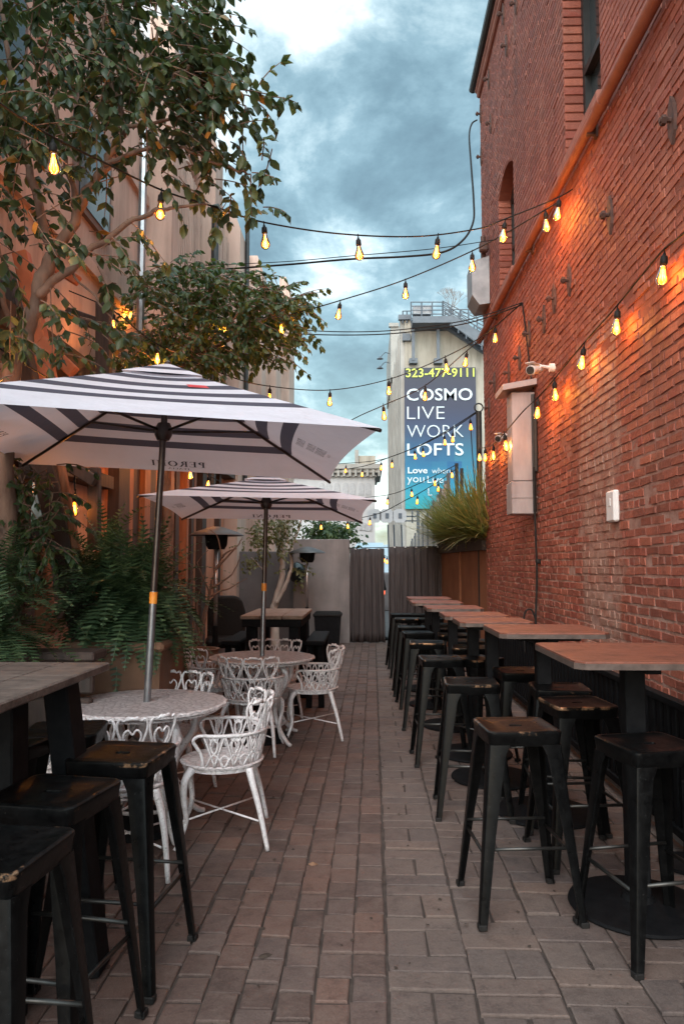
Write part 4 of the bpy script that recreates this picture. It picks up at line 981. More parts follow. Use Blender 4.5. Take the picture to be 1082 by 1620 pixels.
# dark trees far beyond the grey wall
random.seed(42); lf = MB(); tw = MB(); tb = thing('distant_tree', 'dark bushy tree showing above the grey end wall', 'tree', (-1.5, 21, 0))
for _ in range(170):
    a = ru(0, 6.283); r_ = math.sqrt(rnd()); p = PY(524 + 34 * r_ * math.cos(a), 850 + 22 * r_ * math.sin(a), ru(20, 22)); spray(lf, tw, p, Vector((ru(-1, 1), ru(-1, 1), ru(-.2, 1))), .5, 8, .13, .5)
inb(lf.build('leaves', M['leaf2'], None, True), tb); m = MB(); p = PY(524, 860, 21); limb(m, [(p.x, 21, 0), (p.x, 21, p.z)], .12, .05); inb(m.build('trunk', M['bark'], None, True), tb)

# ================================================================== PARASOLS
def serif_text(mb, word, org, xd, yd, size, wt=.16, width=None, gap=.14):
    """seriffed capitals laid out in the plane xd, yd; height = size"""
    polys = []
    def rc(x0, y0, x1, y1): polys.append([(x0, y0), (x1, y0), (x1, y1), (x0, y1)])
    def arc(cx, cy, rx, ry, a0, a1, t, th=None, n=12):
        th = th if th is not None else t
        for i in range(n):
            a, b = a0 + (a1 - a0) * i / n, a0 + (a1 - a0) * (i + 1) / n; q = []
            for ang, s in ((a, 1), (b, 1), (b, 0), (a, 0)):
                k = t * abs(math.cos(ang)) + th * abs(math.sin(ang)); q.append((cx + (rx - (0 if s else k)) * math.cos(ang), cy + (ry - (0 if s else k)) * math.sin(ang)))
            polys.append(q)
    x0 = 0
    hp = math.pi / 2; th = .05
    adv = []
    for ch in word:
        s_ = len(polys)
        if ch == 'P': rc(.08, 0, .08 + wt, 1); rc(0, 0, .34, th); rc(0, 1 - th, .3, 1); arc(.26, .74, .34, .26, -hp, hp, wt, th); w_ = .62
        elif ch == 'E': rc(.08, 0, .08 + wt, 1); rc(0, 0, .62, th); rc(0, 1 - th, .58, 1); rc(.1, .48, .44, .48 + th); rc(.58, 0, .62, .24); rc(.54, .78, .58, 1); rc(.42, .4, .45, .62); w_ = .64
        elif ch == 'R': rc(.08, 0, .08 + wt, 1); rc(0, 0, .34, th); rc(0, 1 - th, .3, 1); arc(.26, .75, .32, .25, -hp, hp, wt, th); polys.append([(.34, .5), (.34 + wt, .5), (.72, .0), (.56, .0)]); rc(.54, 0, .80, th); w_ = .78
        elif ch == 'O': arc(.42, .5, .42, .5, 0, 2 * math.pi, wt, th, 24); w_ = .84
        elif ch == 'N': rc(.10, 0, .16, 1); rc(.68, 0, .74, 1); polys.append([(.10, 1), (.10 + wt + .02, 1), (.74, 0), (.74 - wt, 0)]); rc(0, 0, .28, th); rc(0, 1 - th, .2, 1); rc(.58, 1 - th, .86, 1); w_ = .84
        elif ch == 'I': rc(.1, 0, .1 + wt, 1); rc(0, 0, .2 + wt, th); rc(0, 1 - th, .2 + wt, 1); w_ = .2 + wt
        elif ch == 'T': rc(.28, 0, .28 + wt, 1); rc(.18, 0, .38 + wt, th); rc(0, 1 - th, .56 + wt, 1); rc(0, .78, .04, 1); rc(.52 + wt, .78, .56 + wt, 1); w_ = .56 + wt
        elif ch == 'A': polys.append([(0.05, 0), (.12, 0), (.40, 1), (.34, 1)]); polys.append([(.34, 1), (.34 + wt, 1), (.8, 0), (.8 - wt, 0)]); rc(.2, .3, .58, .3 + th); rc(0, 0, .22, th); rc(.58, 0, .86, th); w_ = .84
        elif ch == 'L': rc(.08, 0, .08 + wt, 1); rc(0, 0, .6, th); rc(0, 1 - th, .34, 1); rc(.56, 0, .6, .24); w_ = .62
        else: w_ = .3
        for k in range(s_, len(polys)): polys[k] = [(a + x0, b) for a, b in polys[k]]
        x0 += w_ + gap
    tot = x0 - gap; sx = (width / tot) if width else size; org, xd, yd = Vector(org), Vector(xd), Vector(yd); nn = xd.cross(yd).normalized()
    for q in polys: mb.poly([org + xd * a * sx + yd * b * size for a, b in q])
UW = [(.0, .28, 0), (.28, .352, 1), (.352, .43, 0), (.43, .502, 1), (.502, .58, 0), (.58, .652, 1), (.652, .73, 0), (.73, .795, 1), (.795, .86, 0), (.86, .92, 1), (.92, 1.0, 0)]
def parasol(name, label, base, A, c, n, phi_u, v, s, h, group, logo=True):
    A = Vector(A); base = Vector(base); nrm = Vector(n).normalized(); t = thing(name, label, 'parasol', tuple(base), 0, group)
    C = {k: Vector(q) for k, q in c.items()}; order = ['NL', 'NR', 'FR', 'FL']
    cm = MB()
    def surf(p, q, f, g):     # f: 0 eave .. 1 apex, g 0..1 along
        e_ = p.lerp(q, g); bow = 4 * g * (1 - g)
        e_ = e_.lerp(A - nrm * h, .042 * bow) + nrm * .004 * bow
        return e_.lerp(A, f) - nrm * (.025 * s * .5 * math.sin(math.pi * f) * bow * .6)
    pans = []
    for i in range(4):
        p, q = C[order[i]], C[order[(i + 1) % 4]]; pans.append((p, q))
        for (f0, f1, mi) in UW:
            cm.mi = mi; ns = 2 if f1 - f0 > .1 else 1
            for k in range(ns):
                fa, fb = f0 + (f1 - f0) * k / ns, f0 + (f1 - f0) * (k + 1) / ns
                for j in range(14):
                    ga, gb = j / 14, (j + 1) / 14
                    cm.quad(surf(p, q, fa, ga), surf(p, q, fa, gb), surf(p, q, fb, gb), surf(p, q, fb, ga))
    # vent cap
    for i in range(4):
        p, q = C[order[i]], C[order[(i + 1) % 4]]; up_ = nrm * .05
        a1, b1 = A.lerp(p, .20) + up_ * .30, A.lerp(q, .20) + up_ * .30; top = A + nrm * .030
        for (f0, f1, mi) in ((0, .35, 0), (.35, .6, 1), (.6, 1, 0)):
            cm.mi = mi; cm.quad(a1.lerp(top, f0), b1.lerp(top, f0), b1.lerp(top, f1), a1.lerp(top, f1))
    can = inb(weld(cm.build('canopy', [M['cloth_w'], M['cloth_n']], None, True)), t)
    # printed name, seen from behind on the far panel
    pr = MB()
    for (ia, gx, wd, ht, f0) in ((2, .50, .37, .075, .075), (1, .52, .22, .06, .09), (3, .50, .26, .06, .09)):
        p, q = pans[ia]; e_ = (q - p); L_ = e_.length; xd = e_.normalized(); o_ = surf(p, q, f0, gx); upd = (surf(p, q, f0 + .1, gx) - o_).normalized(); inn = xd.cross(upd); inn = -inn if inn.dot(nrm) > 0 else inn
        xdir = xd
        org = o_ - xdir * wd / 2 * 1 + inn * .008
        serif_text(pr, 'PERONI', org, xdir, upd, ht, width=wd)
        serif_text(pr, 'ITALIA', org + xdir * wd * .3 - upd * ht * .55, xdir, upd, ht * .28, width=wd * .4)
        if ia == 1:
            for k in range(1, 3): serif_text(pr, 'PERONI', org + upd * (k * ht * 1.15), xdir, upd, ht * .8, width=wd)
    pb = pr.build('printed_name', M['print'], can)
    fr = MB(); hub = A - nrm * (h * .78 + .0)
    for k in order: fr.tube([A - nrm * .03, C[k] - nrm * .012], .010, 6)
    inb(fr.build('rib', M['bronze']), t)
    for k in order:
        st_ = MB(); st_.tube([hub, A.lerp(C[k], .48) - nrm * .02], .008, 6); inb(st_.build('strut', M['bronze'], None, True), t)
    hm = MB(); ax = Matrix((Vector((1, 0, 0)), nrm.cross(Vector((1, 0, 0))), nrm)).transposed()
    hm.lathe([(.0, -.05), (.035, -.05), (.05, -.02), (.05, .02), (.035, .05), (0, .05)], hub, 16, ax); inb(hm.build('hub', M['bronze'], None, auto=40), t)
    P0 = Vector((base.x, base.y, 0)) ; jn = base + nrm * .62
    lo = base - nrm * (base.z / nrm.z)
    m = MB(); m.tube([lo + nrm * .02, jn], .0205, 14); inb(m.build('lower_pole', M['greymetal'], None, auto=40), t)
    m = MB(); m.tube([jn, A], .0185, 14); m.lathe([(.02, 0), (.022, .01), (.0, .025)], A + nrm * .025, 10); inb(m.build('upper_pole', M['bronze'], None, auto=40), t)
    m = MB(); m.tube([jn - nrm * .07, jn - nrm * .005], .0222, 14); inb(m.build('orange_band', M['orange_tape'], None, auto=40), t)
    m = MB(); m.lathe([(0, 0), (.24, 0), (.24, .035), (.20, .06), (.05, .08), (.03, .30), (0, .30)], (lo.x, lo.y, 0.001), 28); inb(m.build('base', M['black'], None, auto=40), t)
    return t, can, pans, surf
U1 = dict(c=dict(NL=(-2.07, 2.95, 2.16), NR=(.07, 3.29, 2.07), FR=(-.26, 5.44, 2.08), FL=(-2.41, 5.10, 2.17)), A=(-1.147, 4.196, 2.599), n=(.043, -.001, 1))
B1_, B2_ = (-1.2297, 4.1968, .69), (-.876, 6.327, .69)
t, can, pans, surf = parasol('striped_parasol', 'near square parasol with navy and white stripes over the first white table', B1_, U1['A'], U1['c'], U1['n'], 0, 0, 2.17, .479, 'striped square parasols')
m = MB(); p, q = pans[0]; a = surf(p, q, .60, .70); xd = (q - p).normalized(); upd = (surf(p, q, .7, .70) - a).normalized(); nn = xd.cross(upd); 
for k in range(2): m.quad(a + nn * .006 + xd * (.02 * k), a + xd * (.16 + .02 * k) + nn * .006, a + xd * (.14 + .02 * k) + upd * .035 + nn * .006 + upd * .03 * k, a + upd * .035 + nn * .006 + upd * .03 * k)
m.build('red_mark', M['print_red'], can)
parasol('striped_parasol', 'farther striped parasol standing straight over the second white table', B2_, (-.854, 6.38, 2.222), dict(NL=(-1.69, 5.43, 1.98), NR=(.08, 5.54, 1.95), FR=(-.03, 7.31, 1.89), FL=(-1.80, 7.20, 1.92)), (.014, .034, 1), 0, 0, 1.776, .291, 'striped square parasols')

# ================================================================== WHITE CAST IRON TABLES AND CHAIRS
def make_table(loc, label):
    t = thing('garden_table', label, 'table', loc, 0, 'white cast iron round tables'); m = MB(); seg = 72; rr_ = .445
    prof = [(.028, .672), (.028, .69), (.40, .692)]
    m.lathe(prof[:2] + [(.43, .690)], (0, 0, 0), seg)
    n = len(m.v)
    for zc, ex in ((.690, 0), (.686, .014), (.672, .012), (.668, -.006)):
        for k in range(seg):
            a = 2 * math.pi * k / seg; r_ = .43 + ex + (.006 * math.cos(k * math.pi * 2 / 3) if ex > 0 else 0); m.v.append(Vector((r_ * math.cos(a), r_ * math.sin(a), zc)))
    for i in range(3):
        for k in range(seg): m.face((n + i * seg + k, n + i * seg + (k + 1) % seg, n + (i + 1) * seg + (k + 1) % seg, n + (i + 1) * seg + k))
    m.lathe([(.43, .667), (.028, .667)], (0, 0, 0), seg)
    m.build('tabletop', M['lace'], t, auto=40)
    ap = MB(); ap.tube([(.40 * math.cos(k * math.pi / 24), .40 * math.sin(k * math.pi / 24), .655) for k in range(48)], .008, 6, True)
    ap.lathe([(.05, .66), (.075, .60), (.05, .54), (.03, .50), (.045, .44), (.03, .38), (.055, .30), (.03, .22), (.04, .16), (0, .14)], (0, 0, 0), 16)
    ap.tube([(.19 * math.cos(k * math.pi / 16), .19 * math.sin(k * math.pi / 16), .135) for k in range(32)], .010, 6, True)
    for k in range(6):
        a = k * math.pi / 3; ap.tube([(.03 * math.cos(a), .03 * math.sin(a), .16), (.19 * math.cos(a), .19 * math.sin(a), .135)], .008, 5)
    ap.build('pedestal', M['white_cast'], t, auto=50)
    lg = MB(); P_ = bez([(.16, 0, .655), (.30, 0, .60), (.31, 0, .50), (.20, 0, .36), (.18, 0, .24), (.25, 0, .11), (.34, 0, .03), (.385, 0, .012)], 5)
    lg.tube(P_, [.024 - .012 * abs((i / (len(P_) - 1)) - .2) for i in range(len(P_))], 8)
    lg.tube([(.16 + .055 * math.cos(a), 0, .56 + .055 * math.sin(a)) for a in [k * .55 for k in range(11)]], .008, 5, True)
    lg.tube(bez([(.05, 0, .60), (.12, 0, .52), (.20, 0, .50), (.24, 0, .42), (.19, 0, .38)], 4), .008, 5)
    l0 = lg.build('leg', M['white_cast'], t, True); l0.rotation_euler.z = R(45)
    for k in range(1, 4): c_ = l0.copy(); COL.objects.link(c_); c_.rotation_euler.z = R(45 + 90 * k)
    return t
gt1 = make_table((B1_[0], B1_[1], 0), 'nearer white cast iron table with the leaning parasol pole through it')
gt2 = copy_tree(gt1); gt2.location = (B2_[0], B2_[1], 0); gt2['label'] = 'farther white cast iron table under the second parasol'
def make_chair():
    t = thing('garden_chair', 'x', 'chair', (0, 0, 0), 0, 'white cast iron armchairs with heart backs')
    SZ = .445
    def S(tt, hh):
        th = R(-90) + tt * R(112); lean = 1 + .0 * hh; r_ = .198 + .19 * hh * (1 if abs(tt) < .6 else .7); return Vector((r_ * 1.04 * math.cos(th), r_ * math.sin(th) * .98, SZ + hh))
    m = MB(); m.lathe([(0, SZ - .006), (.19, SZ - .012), (.212, SZ - .004), (.215, SZ + .006), (.205, SZ + .012), (.17, SZ + .002), (0, SZ - .002)], (0, 0, 0), 40); m.lathe([(.19, SZ - .03), (.20, SZ - .03), (.20, SZ - .006), (.19, SZ - .006)], (0, 0, 0), 40)
    m.build('seat', M['lace'], t, auto=40)
    b = MB(); r_ = .0060
    def cur(pts, tc, w_, n=3, rr=r_, closed=False):
        q = [S(tc + a * w_, h_) for a, h_ in pts]
        if closed: q = bez(q + [q[0]], n)[:-1]; b.tube(q, rr, 6, True)
        else: b.tube(bez(q, n), rr, 6)
    W_ = .27
    for tc in (-.405, -.135, .135, .405):
        dz = -.012 * (abs(tc) > .3)
        cur([(0, .16), (-.30, .235), (-.47, .325), (-.38, .372), (-.25, .362), (-.12, .382), (0, .368), (.12, .382), (.25, .362), (.38, .372), (.47, .325), (.30, .235)], tc, W_, 3, .0068, True)
        cur([(0, .185), (-.24, .25), (-.27, .292), (-.13, .315), (0, .29), (.13, .315), (.27, .292), (.24, .25)], tc, W_, 3, .0058, True)
        b.tube([S(tc - .05, .372 + dz * 0), S(tc, .375), S(tc + .05, .372)], .011, 6)
    for k in range(8):
        tc = -.875 + .25 * k; w2 = .25
        cur([(-.48, .188), (-.30, .12), (0, .012)], tc, w2); cur([(.48, .188), (.30, .12), (0, .012)], tc, w2)
        cur([(-.46, .012), (-.22, .06), (.1, .10), (.16, .15), (0, .185)], tc, w2, 3, .0058); cur([(.46, .012), (.22, .06), (-.1, .10), (-.16, .15), (0, .185)], tc, w2, 3, .0058)
        b.tube([S(tc + (.5 + .20 * math.cos(a)) * w2, .045 + .032 * math.sin(a)) for a in [j * .628 for j in range(10)]], .0055, 5, True)
        cur([(-.22, .188), (-.12, .155), (0, .17), (.12, .155), (.22, .188)], tc, w2, 3, .005)
    b.build('backrest', M['white_cast'], t, True)
    a_ = MB(); pts = [S(-1 + 2 * i / 28, .19) for i in range(29)]
    for sg in (-1, 1):
        e_ = S(sg, .19); cl = [e_, e_ + Vector((sg * -.004, .03, -.004)), e_ + Vector((sg * -.012, .05, -.03)), e_ + Vector((sg * -.02, .035, -.065)), e_ + Vector((sg * -.03, .01, -.12)), e_ + Vector((sg * -.035, .005, -.18))]
        a_.tube(bez(cl, 4), .0095, 7)
    a_.tube(pts, .0105, 8); a_.build('arm_rail', M['white_cast'], t, True)
    for (sx, sy) in ((-1, 1), (1, 1), (-1, -1), (1, -1)):
        l = MB(); c1 = Vector((sx * .15, sy * .14, SZ - .015))
        if sy > 0: P_ = bez([c1, c1 + Vector((sx * .035, .03, -.05)), c1 + Vector((sx * .03, .035, -.15)), c1 + Vector((sx * .01, .025, -.28)), Vector((sx * .175, .20, .03)), Vector((sx * .185, .215, .0))], 4); rs = [.024 - .014 * (i / (len(P_) - 1)) ** .6 for i in range(len(P_))]
        else: P_ = bez([c1, c1 + Vector((sx * .03, -.02, -.08)), c1 + Vector((sx * .06, -.055, -.22)), Vector((sx * .235, -.235, .0))], 5); rs = [.021 - .010 * (i / (len(P_) - 1)) for i in range(len(P_))]
        l.tube(P_, rs, 8); l.build('leg', M['white_cast'], t, True)
    s_ = MB(); s_.tube([(-.175, .18, .155), (.195, -.19, .155)], .0055, 6); s_.tube([(.175, .18, .158), (-.195, -.19, .150)], .0055, 6); s_.build('stretcher', M['white_cast'], t, True)
    return t
ch = make_chair()
CH = [((-.78, 4.02), R(98), 'white heart backed armchair in front of the parasol, turned side on beside the aisle'),
      ((-1.25, 4.66), R(176), 'white heart backed armchair on the far side of the first white table'),
      ((-1.17, 3.64), R(4), 'white heart backed armchair with its back to us behind the near left stools'),
      ((-1.66, 4.02), R(-80), 'white heart backed armchair left of the first table, glimpsed between dark table legs'),
      ((-.90, 5.92), R(-8), 'white armchair with its back to us at the second white table'),
      ((-.46, 6.42), R(95), 'white armchair on the aisle side of the second white table'),
      ((-1.33, 6.50), R(-62), 'white armchair left of the second white table beside the planter'),
      ((-.86, 6.86), R(178), 'white armchair on the far side of the second white table')]
for i, ((x, y), rz, lab) in enumerate(CH):
    o = ch if i == 0 else copy_tree(ch)
    o.location = (x, y + .07, 0.001); o.rotation_euler.z = rz; o.scale = (1.05, 1.05, .91); o['label'] = lab

# ================================================================== TALL METAL STOOLS
def rsq(r_, cr, n=6):
    pts = []
    for q in range(4):
        a0 = q * math.pi / 2; cx = (r_ - cr) * (1 if q in (0, 3) else -1); cy = (r_ - cr) * (1 if q in (0, 1) else -1)
        for i in range(n + 1):
            a = a0 + (math.pi / 2) * i / n; pts.append((cx + cr * math.cos(a), cy + cr * math.sin(a)))
    return pts
def make_stool():
    t = thing('bar_stool', 'x', 'stool', (0, 0, 0), 0, 'black metal bar stools'); H = .762
    m = MB(); rings = [(.150, .028, H - .062), (.1515, .028, H - .060), (.155, .030, H - .022), (.158, .032, H - .012), (.157, .032, H - .004), (.152, .032, H), (.143, .030, H - .0005), (.138, .03, H - .004), (.08, .02, H - .006)]
    N_ = 28
    for (r_, c_, z) in rings: m.v += [Vector((x, y, z)) for x, y in rsq(r_, c_)]
    hole = rsq(.0145, .008); m.v += [Vector((x * 1.9, y, H - .006)) for x, y in hole]; m.v += [Vector((x * 1.75, y * .9, H - .02)) for x, y in hole]
    R_ = len(rings) + 2
    for i in range(R_ - 1):
        for k in range(N_): k2 = (k + 1) % N_; m.face((i * N_ + k, i * N_ + k2, (i + 1) * N_ + k2, (i + 1) * N_ + k))
    n = len(m.v); m.v += [Vector((x, y, z)) for z in (H - .06,) for x, y in rsq(.147, .026)]; 
    for k in range(N_): k2 = (k + 1) % N_; m.face((k2, k, n + k, n + k2))
    st_ = m.build('seat', M['stool'], t, auto=40)
    for i, (sx, sy) in enumerate(((1, 1), (-1, 1), (-1, -1), (1, -1))):
        l = MB(); zs = [H - .055, H - .10, H - .25, .35, .04, 0]
        for j, z in enumerate(zs):
            f = (H - z) / H; c = .147 + .075 * f; w_ = (.086, .068, .058, .046, .033, .031)[j]; th = .007
            prof = [(c, c - w_), (c, c - .012), (c - .004, c - .004), (c - .012, c), (c - w_, c), (c - w_, c - th), (c - th - .006, c - th - .006), (c - th, c - w_)]
            l.v += [Vector((sx * a, sy * b, z)) for a, b in prof]
        for j in range(len(zs) - 1):
            for k in range(8): k2 = (k + 1) % 8; l.face((j * 8 + k, j * 8 + k2, (j + 1) * 8 + k2, (j + 1) * 8 + k))
        l.face(range(8)); l.face([40 + k for k in range(8)][::-1])
        lo = l.build('leg', M['stool'], t, auto=35)
        if sx * sy < 0: lo.data.flip_normals()
        f_ = MB(); f_.box((sx * .2075, sy * .2075, .011), (.035, .035, .022), None, .003); f_.build('rubber_foot', M['cable'], lo)
    zr = .27; c = .147 + .075 * (H - zr) / H - .014
    for k in range(4):
        r_ = MB(); z = zr + (.03 if k % 2 else 0); a = R(90 * k); p = Vector((c, -c, z)); q = Vector((c, c, z)); Mx = Matrix.Rotation(a, 3, 'Z'); r_.tube([Mx @ p, Mx @ q], .0075, 8); r_.build('foot_rail', M['railm'], t, True)
    return t
stl = make_stool()
SS = [  # seat centre pixel, turn, label
    ((815, 1146), 3, 'nearest aisle side bar stool in the right row, its seat top worn copper brown'),
    ((744, 1077), -2, 'second bar stool from the front on the aisle side of the right row'),
    ((697, 1040), 1, 'third bar stool from the front on the aisle side of the right row'),
    ((675, 1015), -3, 'fourth bar stool from the front on the aisle side of the right row'),
    ((661, 1000), 2, 'fifth bar stool from the front on the aisle side of the right row'),
    ((651, 991), 0, 'sixth bar stool from the front on the aisle side of the right row'),
    ((643, 978), -2, 'seventh bar stool from the front on the aisle side of the right row'),
    ((635, 971), 2, 'farthest bar stool on the aisle side, next to the gap in the curtains'),
    ((1026, 1174), 8, 'front right bar stool cut by the photo edge, before the first red table'),
    ((912, 1110), 4, 'bar stool pushed in behind the first red topped table'),
    ((884, 1086), -3, 'bar stool between the first and second red topped tables, half hidden by another seat'),
    ((823, 1060), 2, 'bar stool with a worn brown seat, alone before the second red topped table'),
    ((753, 1040), 24, 'turned bar stool touching the third aisle side stool'),
    ((744, 1023), -4, 'bar stool just beyond the turned one under the third table'),
    ((745, 1013), 3, 'bar stool behind two stacked looking seats near the third table'),
    ((717, 1003), -2, 'inner bar stool beside the fifth aisle side stool'),
    ((712, 993), 4, 'inner bar stool beside the sixth aisle side stool'),
    ((700, 987), -3, 'small looking inner bar stool under the fifth red topped table'),
    ((681, 978), 2, 'second to last inner bar stool before the curtains'),
    ((666, 971), -2, 'last inner bar stool, in front of the right curtain'),
    ((195, 1189), -4, 'left side bar stool with bright bronze worn edges, closest to the white armchair'),
    ((84, 1250), -6, 'middle one of the three big bar stools at the lower left, orange rubbed corner'),
    ((-18, 1340), -3, 'nearest bar stool, cut by the lower left edge of the photo'),
    ((103, 1152), 6, 'bar stool beyond the weathered tall table, seat corner showing beside its leg'),
    ((22, 1166), -5, 'bar stool behind the weathered tall table at the left edge')]
for i, ((px, py), a, lab) in enumerate(SS):
    o = stl if i == 0 else copy_tree(stl)
    p = PZ(px, py, .762); o.location = (p.x, p.y, .002); o.rotation_euler.z = R(a * 1.6); o['label'] = lab
# ------------------------------------------------------------------ red topped tall tables
TB = [(.82, 1.50, 2.94, 3.68, 'nearest red brown tall table on the right, its round black base on the pavers'), (.75, 1.36, 4.18, 4.82, 'second red brown tall table from the front on the right'), (.63, 1.12, 4.98, 5.46, 'third and narrower red brown tall table from the front'), (.60, 1.08, 5.62, 6.14, 'fourth red brown tall table from the front'), (.55, 1.05, 6.62, 7.16, 'fifth red brown tall table from the front'), (.48, 1.0, 7.62, 8.2, 'sixth red brown tall table from the front'), (.50, 1.0, 8.62, 9.2, 'farthest tall table, before the right curtain')]
for i, (x0, x1, y0, y1, lab) in enumerate(TB):
    t = thing('tall_table', lab, 'table', ((x0 + x1) / 2, (y0 + y1) / 2, 0), 0, 'red brown tall tables along the brick wall'); wx, wy = x1 - x0, y1 - y0; r_ = .05
    m = MB(); c = .035; hx, hy = wx / 2, wy / 2
    pts = [(-hx + c, -hy), (hx - c, -hy), (hx, -hy + c), (hx, hy - c), (hx - c, hy), (-hx + c, hy), (-hx, hy - c), (-hx, -hy + c)]
    m.prism([(a, b, 1.052) for a, b in pts], (0, 0, .028)); o = m.build('tabletop', [M['tabletop']], t); bv = o.modifiers.new('b', 'BEVEL'); bv.width = .003; bv.segments = 2
    m = MB(); m.prism([(a * 1.004, b * 1.004, 1.048) for a, b in pts], (0, 0, .024)); m.build('edge_band', M['edge'], t)
    m = MB(); m.box((0, 0, .55), (.085, .085, 1.0), None, .006); m.box((0, 0, 1.035), (.36, .36, .025), None, .004); m.box((0, 0, 1.03), (.06, .5, .03)); m.build('column', M['black'], t)
    m = MB(); m.lathe([(0, .002), (.285, .002), (.29, .008), (.285, .018), (.20, .030), (.07, .038), (.06, .06), (0, .06)], (0, 0, 0), 40); m.build('base_plate', M['black'], t, auto=40)
m = MB(); p = PZ(1075, 1370, .0); m.lathe([(0, .002), (.13, .002), (.135, .02), (.03, .035), (0, .04)], (p.x + .04, p.y, 0), 24); m.tube([(p.x + .04, p.y, .03), (p.x + .04, p.y, .40)], .02, 8); tag(m.build('small_stand', M['black'], None, auto=40), 'small round black stand base by the kerb right of the first table base', 'stand')
# weathered table at the left
t = thing('tall_table', 'weathered grey topped tall table at the left edge with thick dark legs', 'table', (-1.5, 2.25, 0))
m = MB(); 
for k in range(5): m.box((-1.03 - .045 - .183 * k + 0.0, 2.20, 1.066), (.180, 1.32, .030), None, .005)
inb(m.build('tabletop', M['old_top']), t)
m = MB(); m.box((-1.16, 2.2, 1.02), (.05, 1.1, .05)); m.box((-1.78, 2.2, 1.02), (.05, 1.2, .05)); m.box((-1.46, 2.70, 1.02), (.6, .05, .05)); inb(m.build('apron', M['black']), t)
for (a, b) in (((-1.13, 2.74, 1.05), (-.98, 2.74, 0)), ((-1.17, 2.42, 1.05), (-1.14, 2.42, 0)), ((-1.78, 2.6, 1.03), (-1.8, 2.75, 0)), ((-1.78, 1.8, 1.03), (-1.8, 1.65, 0))):
    m = MB(); m.bar(a, b, .09, .12, (0, 1, 0), .006); inb(m.build('leg', M['black']), t)
# communal table and bench
t = thing('communal_table', 'heavy dark communal table with a tan top behind the second white table', 'table', (-.9, 7.8, 0))
m = MB()
for k in range(3): m.box((-1.115 + .205 * k, 7.82, .955), (.200, 1.25, .035), None, .006)
inb(m.build('tabletop', M['tan_top']), t)
m = MB(); m.box((-.91, 7.82, .90), (.58, 1.2, .08), None, .006); inb(m.build('apron', M['black']), t)
for (x, y) in ((-1.12, 7.35), (-.70, 7.35), (-1.12, 8.3), (-.70, 8.3)):
    m = MB(); m.box((x, y, .43), (.10, .12, .86), None, .006); inb(m.build('leg', M['black']), t)
for (x, lab) in ((-.52, 'high black bench on the aisle side of the communal table'), (-1.38, 'high black bench on the left side of the communal table')):
    t = thing('bench', lab, 'bench', (x, 8.2, 0)); m = MB(); m.box((0, 0, .665), (.20, 1.2, .05), None, .012); m.build('seat', M['black'], t)
    for (sx, sy) in ((-.05, -.42), (.05, -.42), (-.05, .5), (.05, .5)):
        m = MB(); m.bar((sx, sy, .64), (sx * 1.3, sy * 1.1, 0), .06, .08, bev=.004); m.build('leg', M['black'], t)
t = thing('dark_armchair', 'dark rounded armchair back beside the orange wall behind the silver bin', 'chair', (-1.80, 9.6, 0), R(12))
m = MB(); q = [(-.24, .5), (-.24, .92), (-.20, 1.03), (-.10, 1.07), (.12, 1.07), (.2, 1.02), (.25, .86), (.25, .5)]; m.prism([(x, 0, z) for x, z in q], (0, .14, 0)); o = m.build('backrest', M['cable'], t); bv = o.modifiers.new('b', 'BEVEL'); bv.width = .04; bv.segments = 3
m = MB(); m.box((0, -.2, .5), (.52, .5, .12), None, .04); m.build('seat', M['cable'], t)
for sx in (-.2, .2):
    for sy in (-.38, .05): m = MB(); m.box((sx, sy, .22), (.04, .04, .44)); m.build('leg', M['black'], t)
# bins
t = thing('silver_bin', 'slim silver bin with pale rings near the round pot', 'bin', (-2.02, 10.2, 0)); m = MB(); m.lathe([(0, 0), (.115, 0), (.115, .60), (.0, .60)], (0, 0, 0), 24); m.build('drum', M['galv'], t, auto=40)
m = MB(); m.lathe([(.10, .60), (.145, .60), (.145, .655), (.12, .665), (0, .665)], (0, 0, 0), 24); m.build('lid', M['white_plastic'], t, auto=40)
for z in (.50, .56): m = MB(); m.lathe([(.116, z), (.1185, z + .004), (.1185, z + .018), (.116, z + .022)], (0, 0, 0), 24); m.build('ring', M['steel'], t, auto=40)
t = thing('trash_bin', 'black trash bin with a plastic liner at the foot of the grey end wall', 'bin', (-.69, 13.65, 0)); m = MB()
m.prism([(-.20, -.2, 0), (.20, -.2, 0), (.24, -.2, .56), (-.24, -.2, .56)], (0, .42, 0)); m.build('body', M['black'], t); m = MB(); m.box((0, .01, .57), (.52, .46, .06), None, .015); m.box((0, .01, .61), (.46, .4, .03), None, .01); m.build('liner', M['cable'], t)
# patio heaters
def heater(x, y, ztop, label):
    t = thing('patio_heater', label, 'heater', (x, y, 0), 0, 'mushroom patio heaters')
    m = MB(); m.lathe([(0, .012 + ztop), (.05, ztop + .01), (.14, ztop - .015), (.26, ztop - .055), (.335, ztop - .095), (.338, ztop - .102), (.25, ztop - .07), (.1, ztop - .035), (0, ztop - .025)], (0, 0, 0), 36); m.build('reflector', M['heater'], t, auto=50)
    m = MB(); m.lathe([(.0, ztop - .03), (.145, ztop - .07), (.13, ztop - .22), (.10, ztop - .27), (0, ztop - .27)], (0, 0, 0), 20); m.build('burner', M['black'], t, auto=40)
    m = MB(); m.tube([(0, 0, .7), (0, 0, ztop - .2)], .024, 12); m.build('pole', M['steel'], t, True)
    m = MB(); m.lathe([(0, 0), (.22, 0), (.22, .03), (.05, .06), (.03, .72), (0, .74)], (0, 0, 0), 24); m.build('base', M['black'], t, auto=40)
p = PY(343, 838, 9.1); heater(p.x, 9.1, 1.93, 'nearer mushroom patio heater beside the orange wall, wide dark dome')
p = PY(486, 868, 13.3); heater(p.x, 13.3, 1.79, 'farther mushroom patio heater in front of the grey end wall')
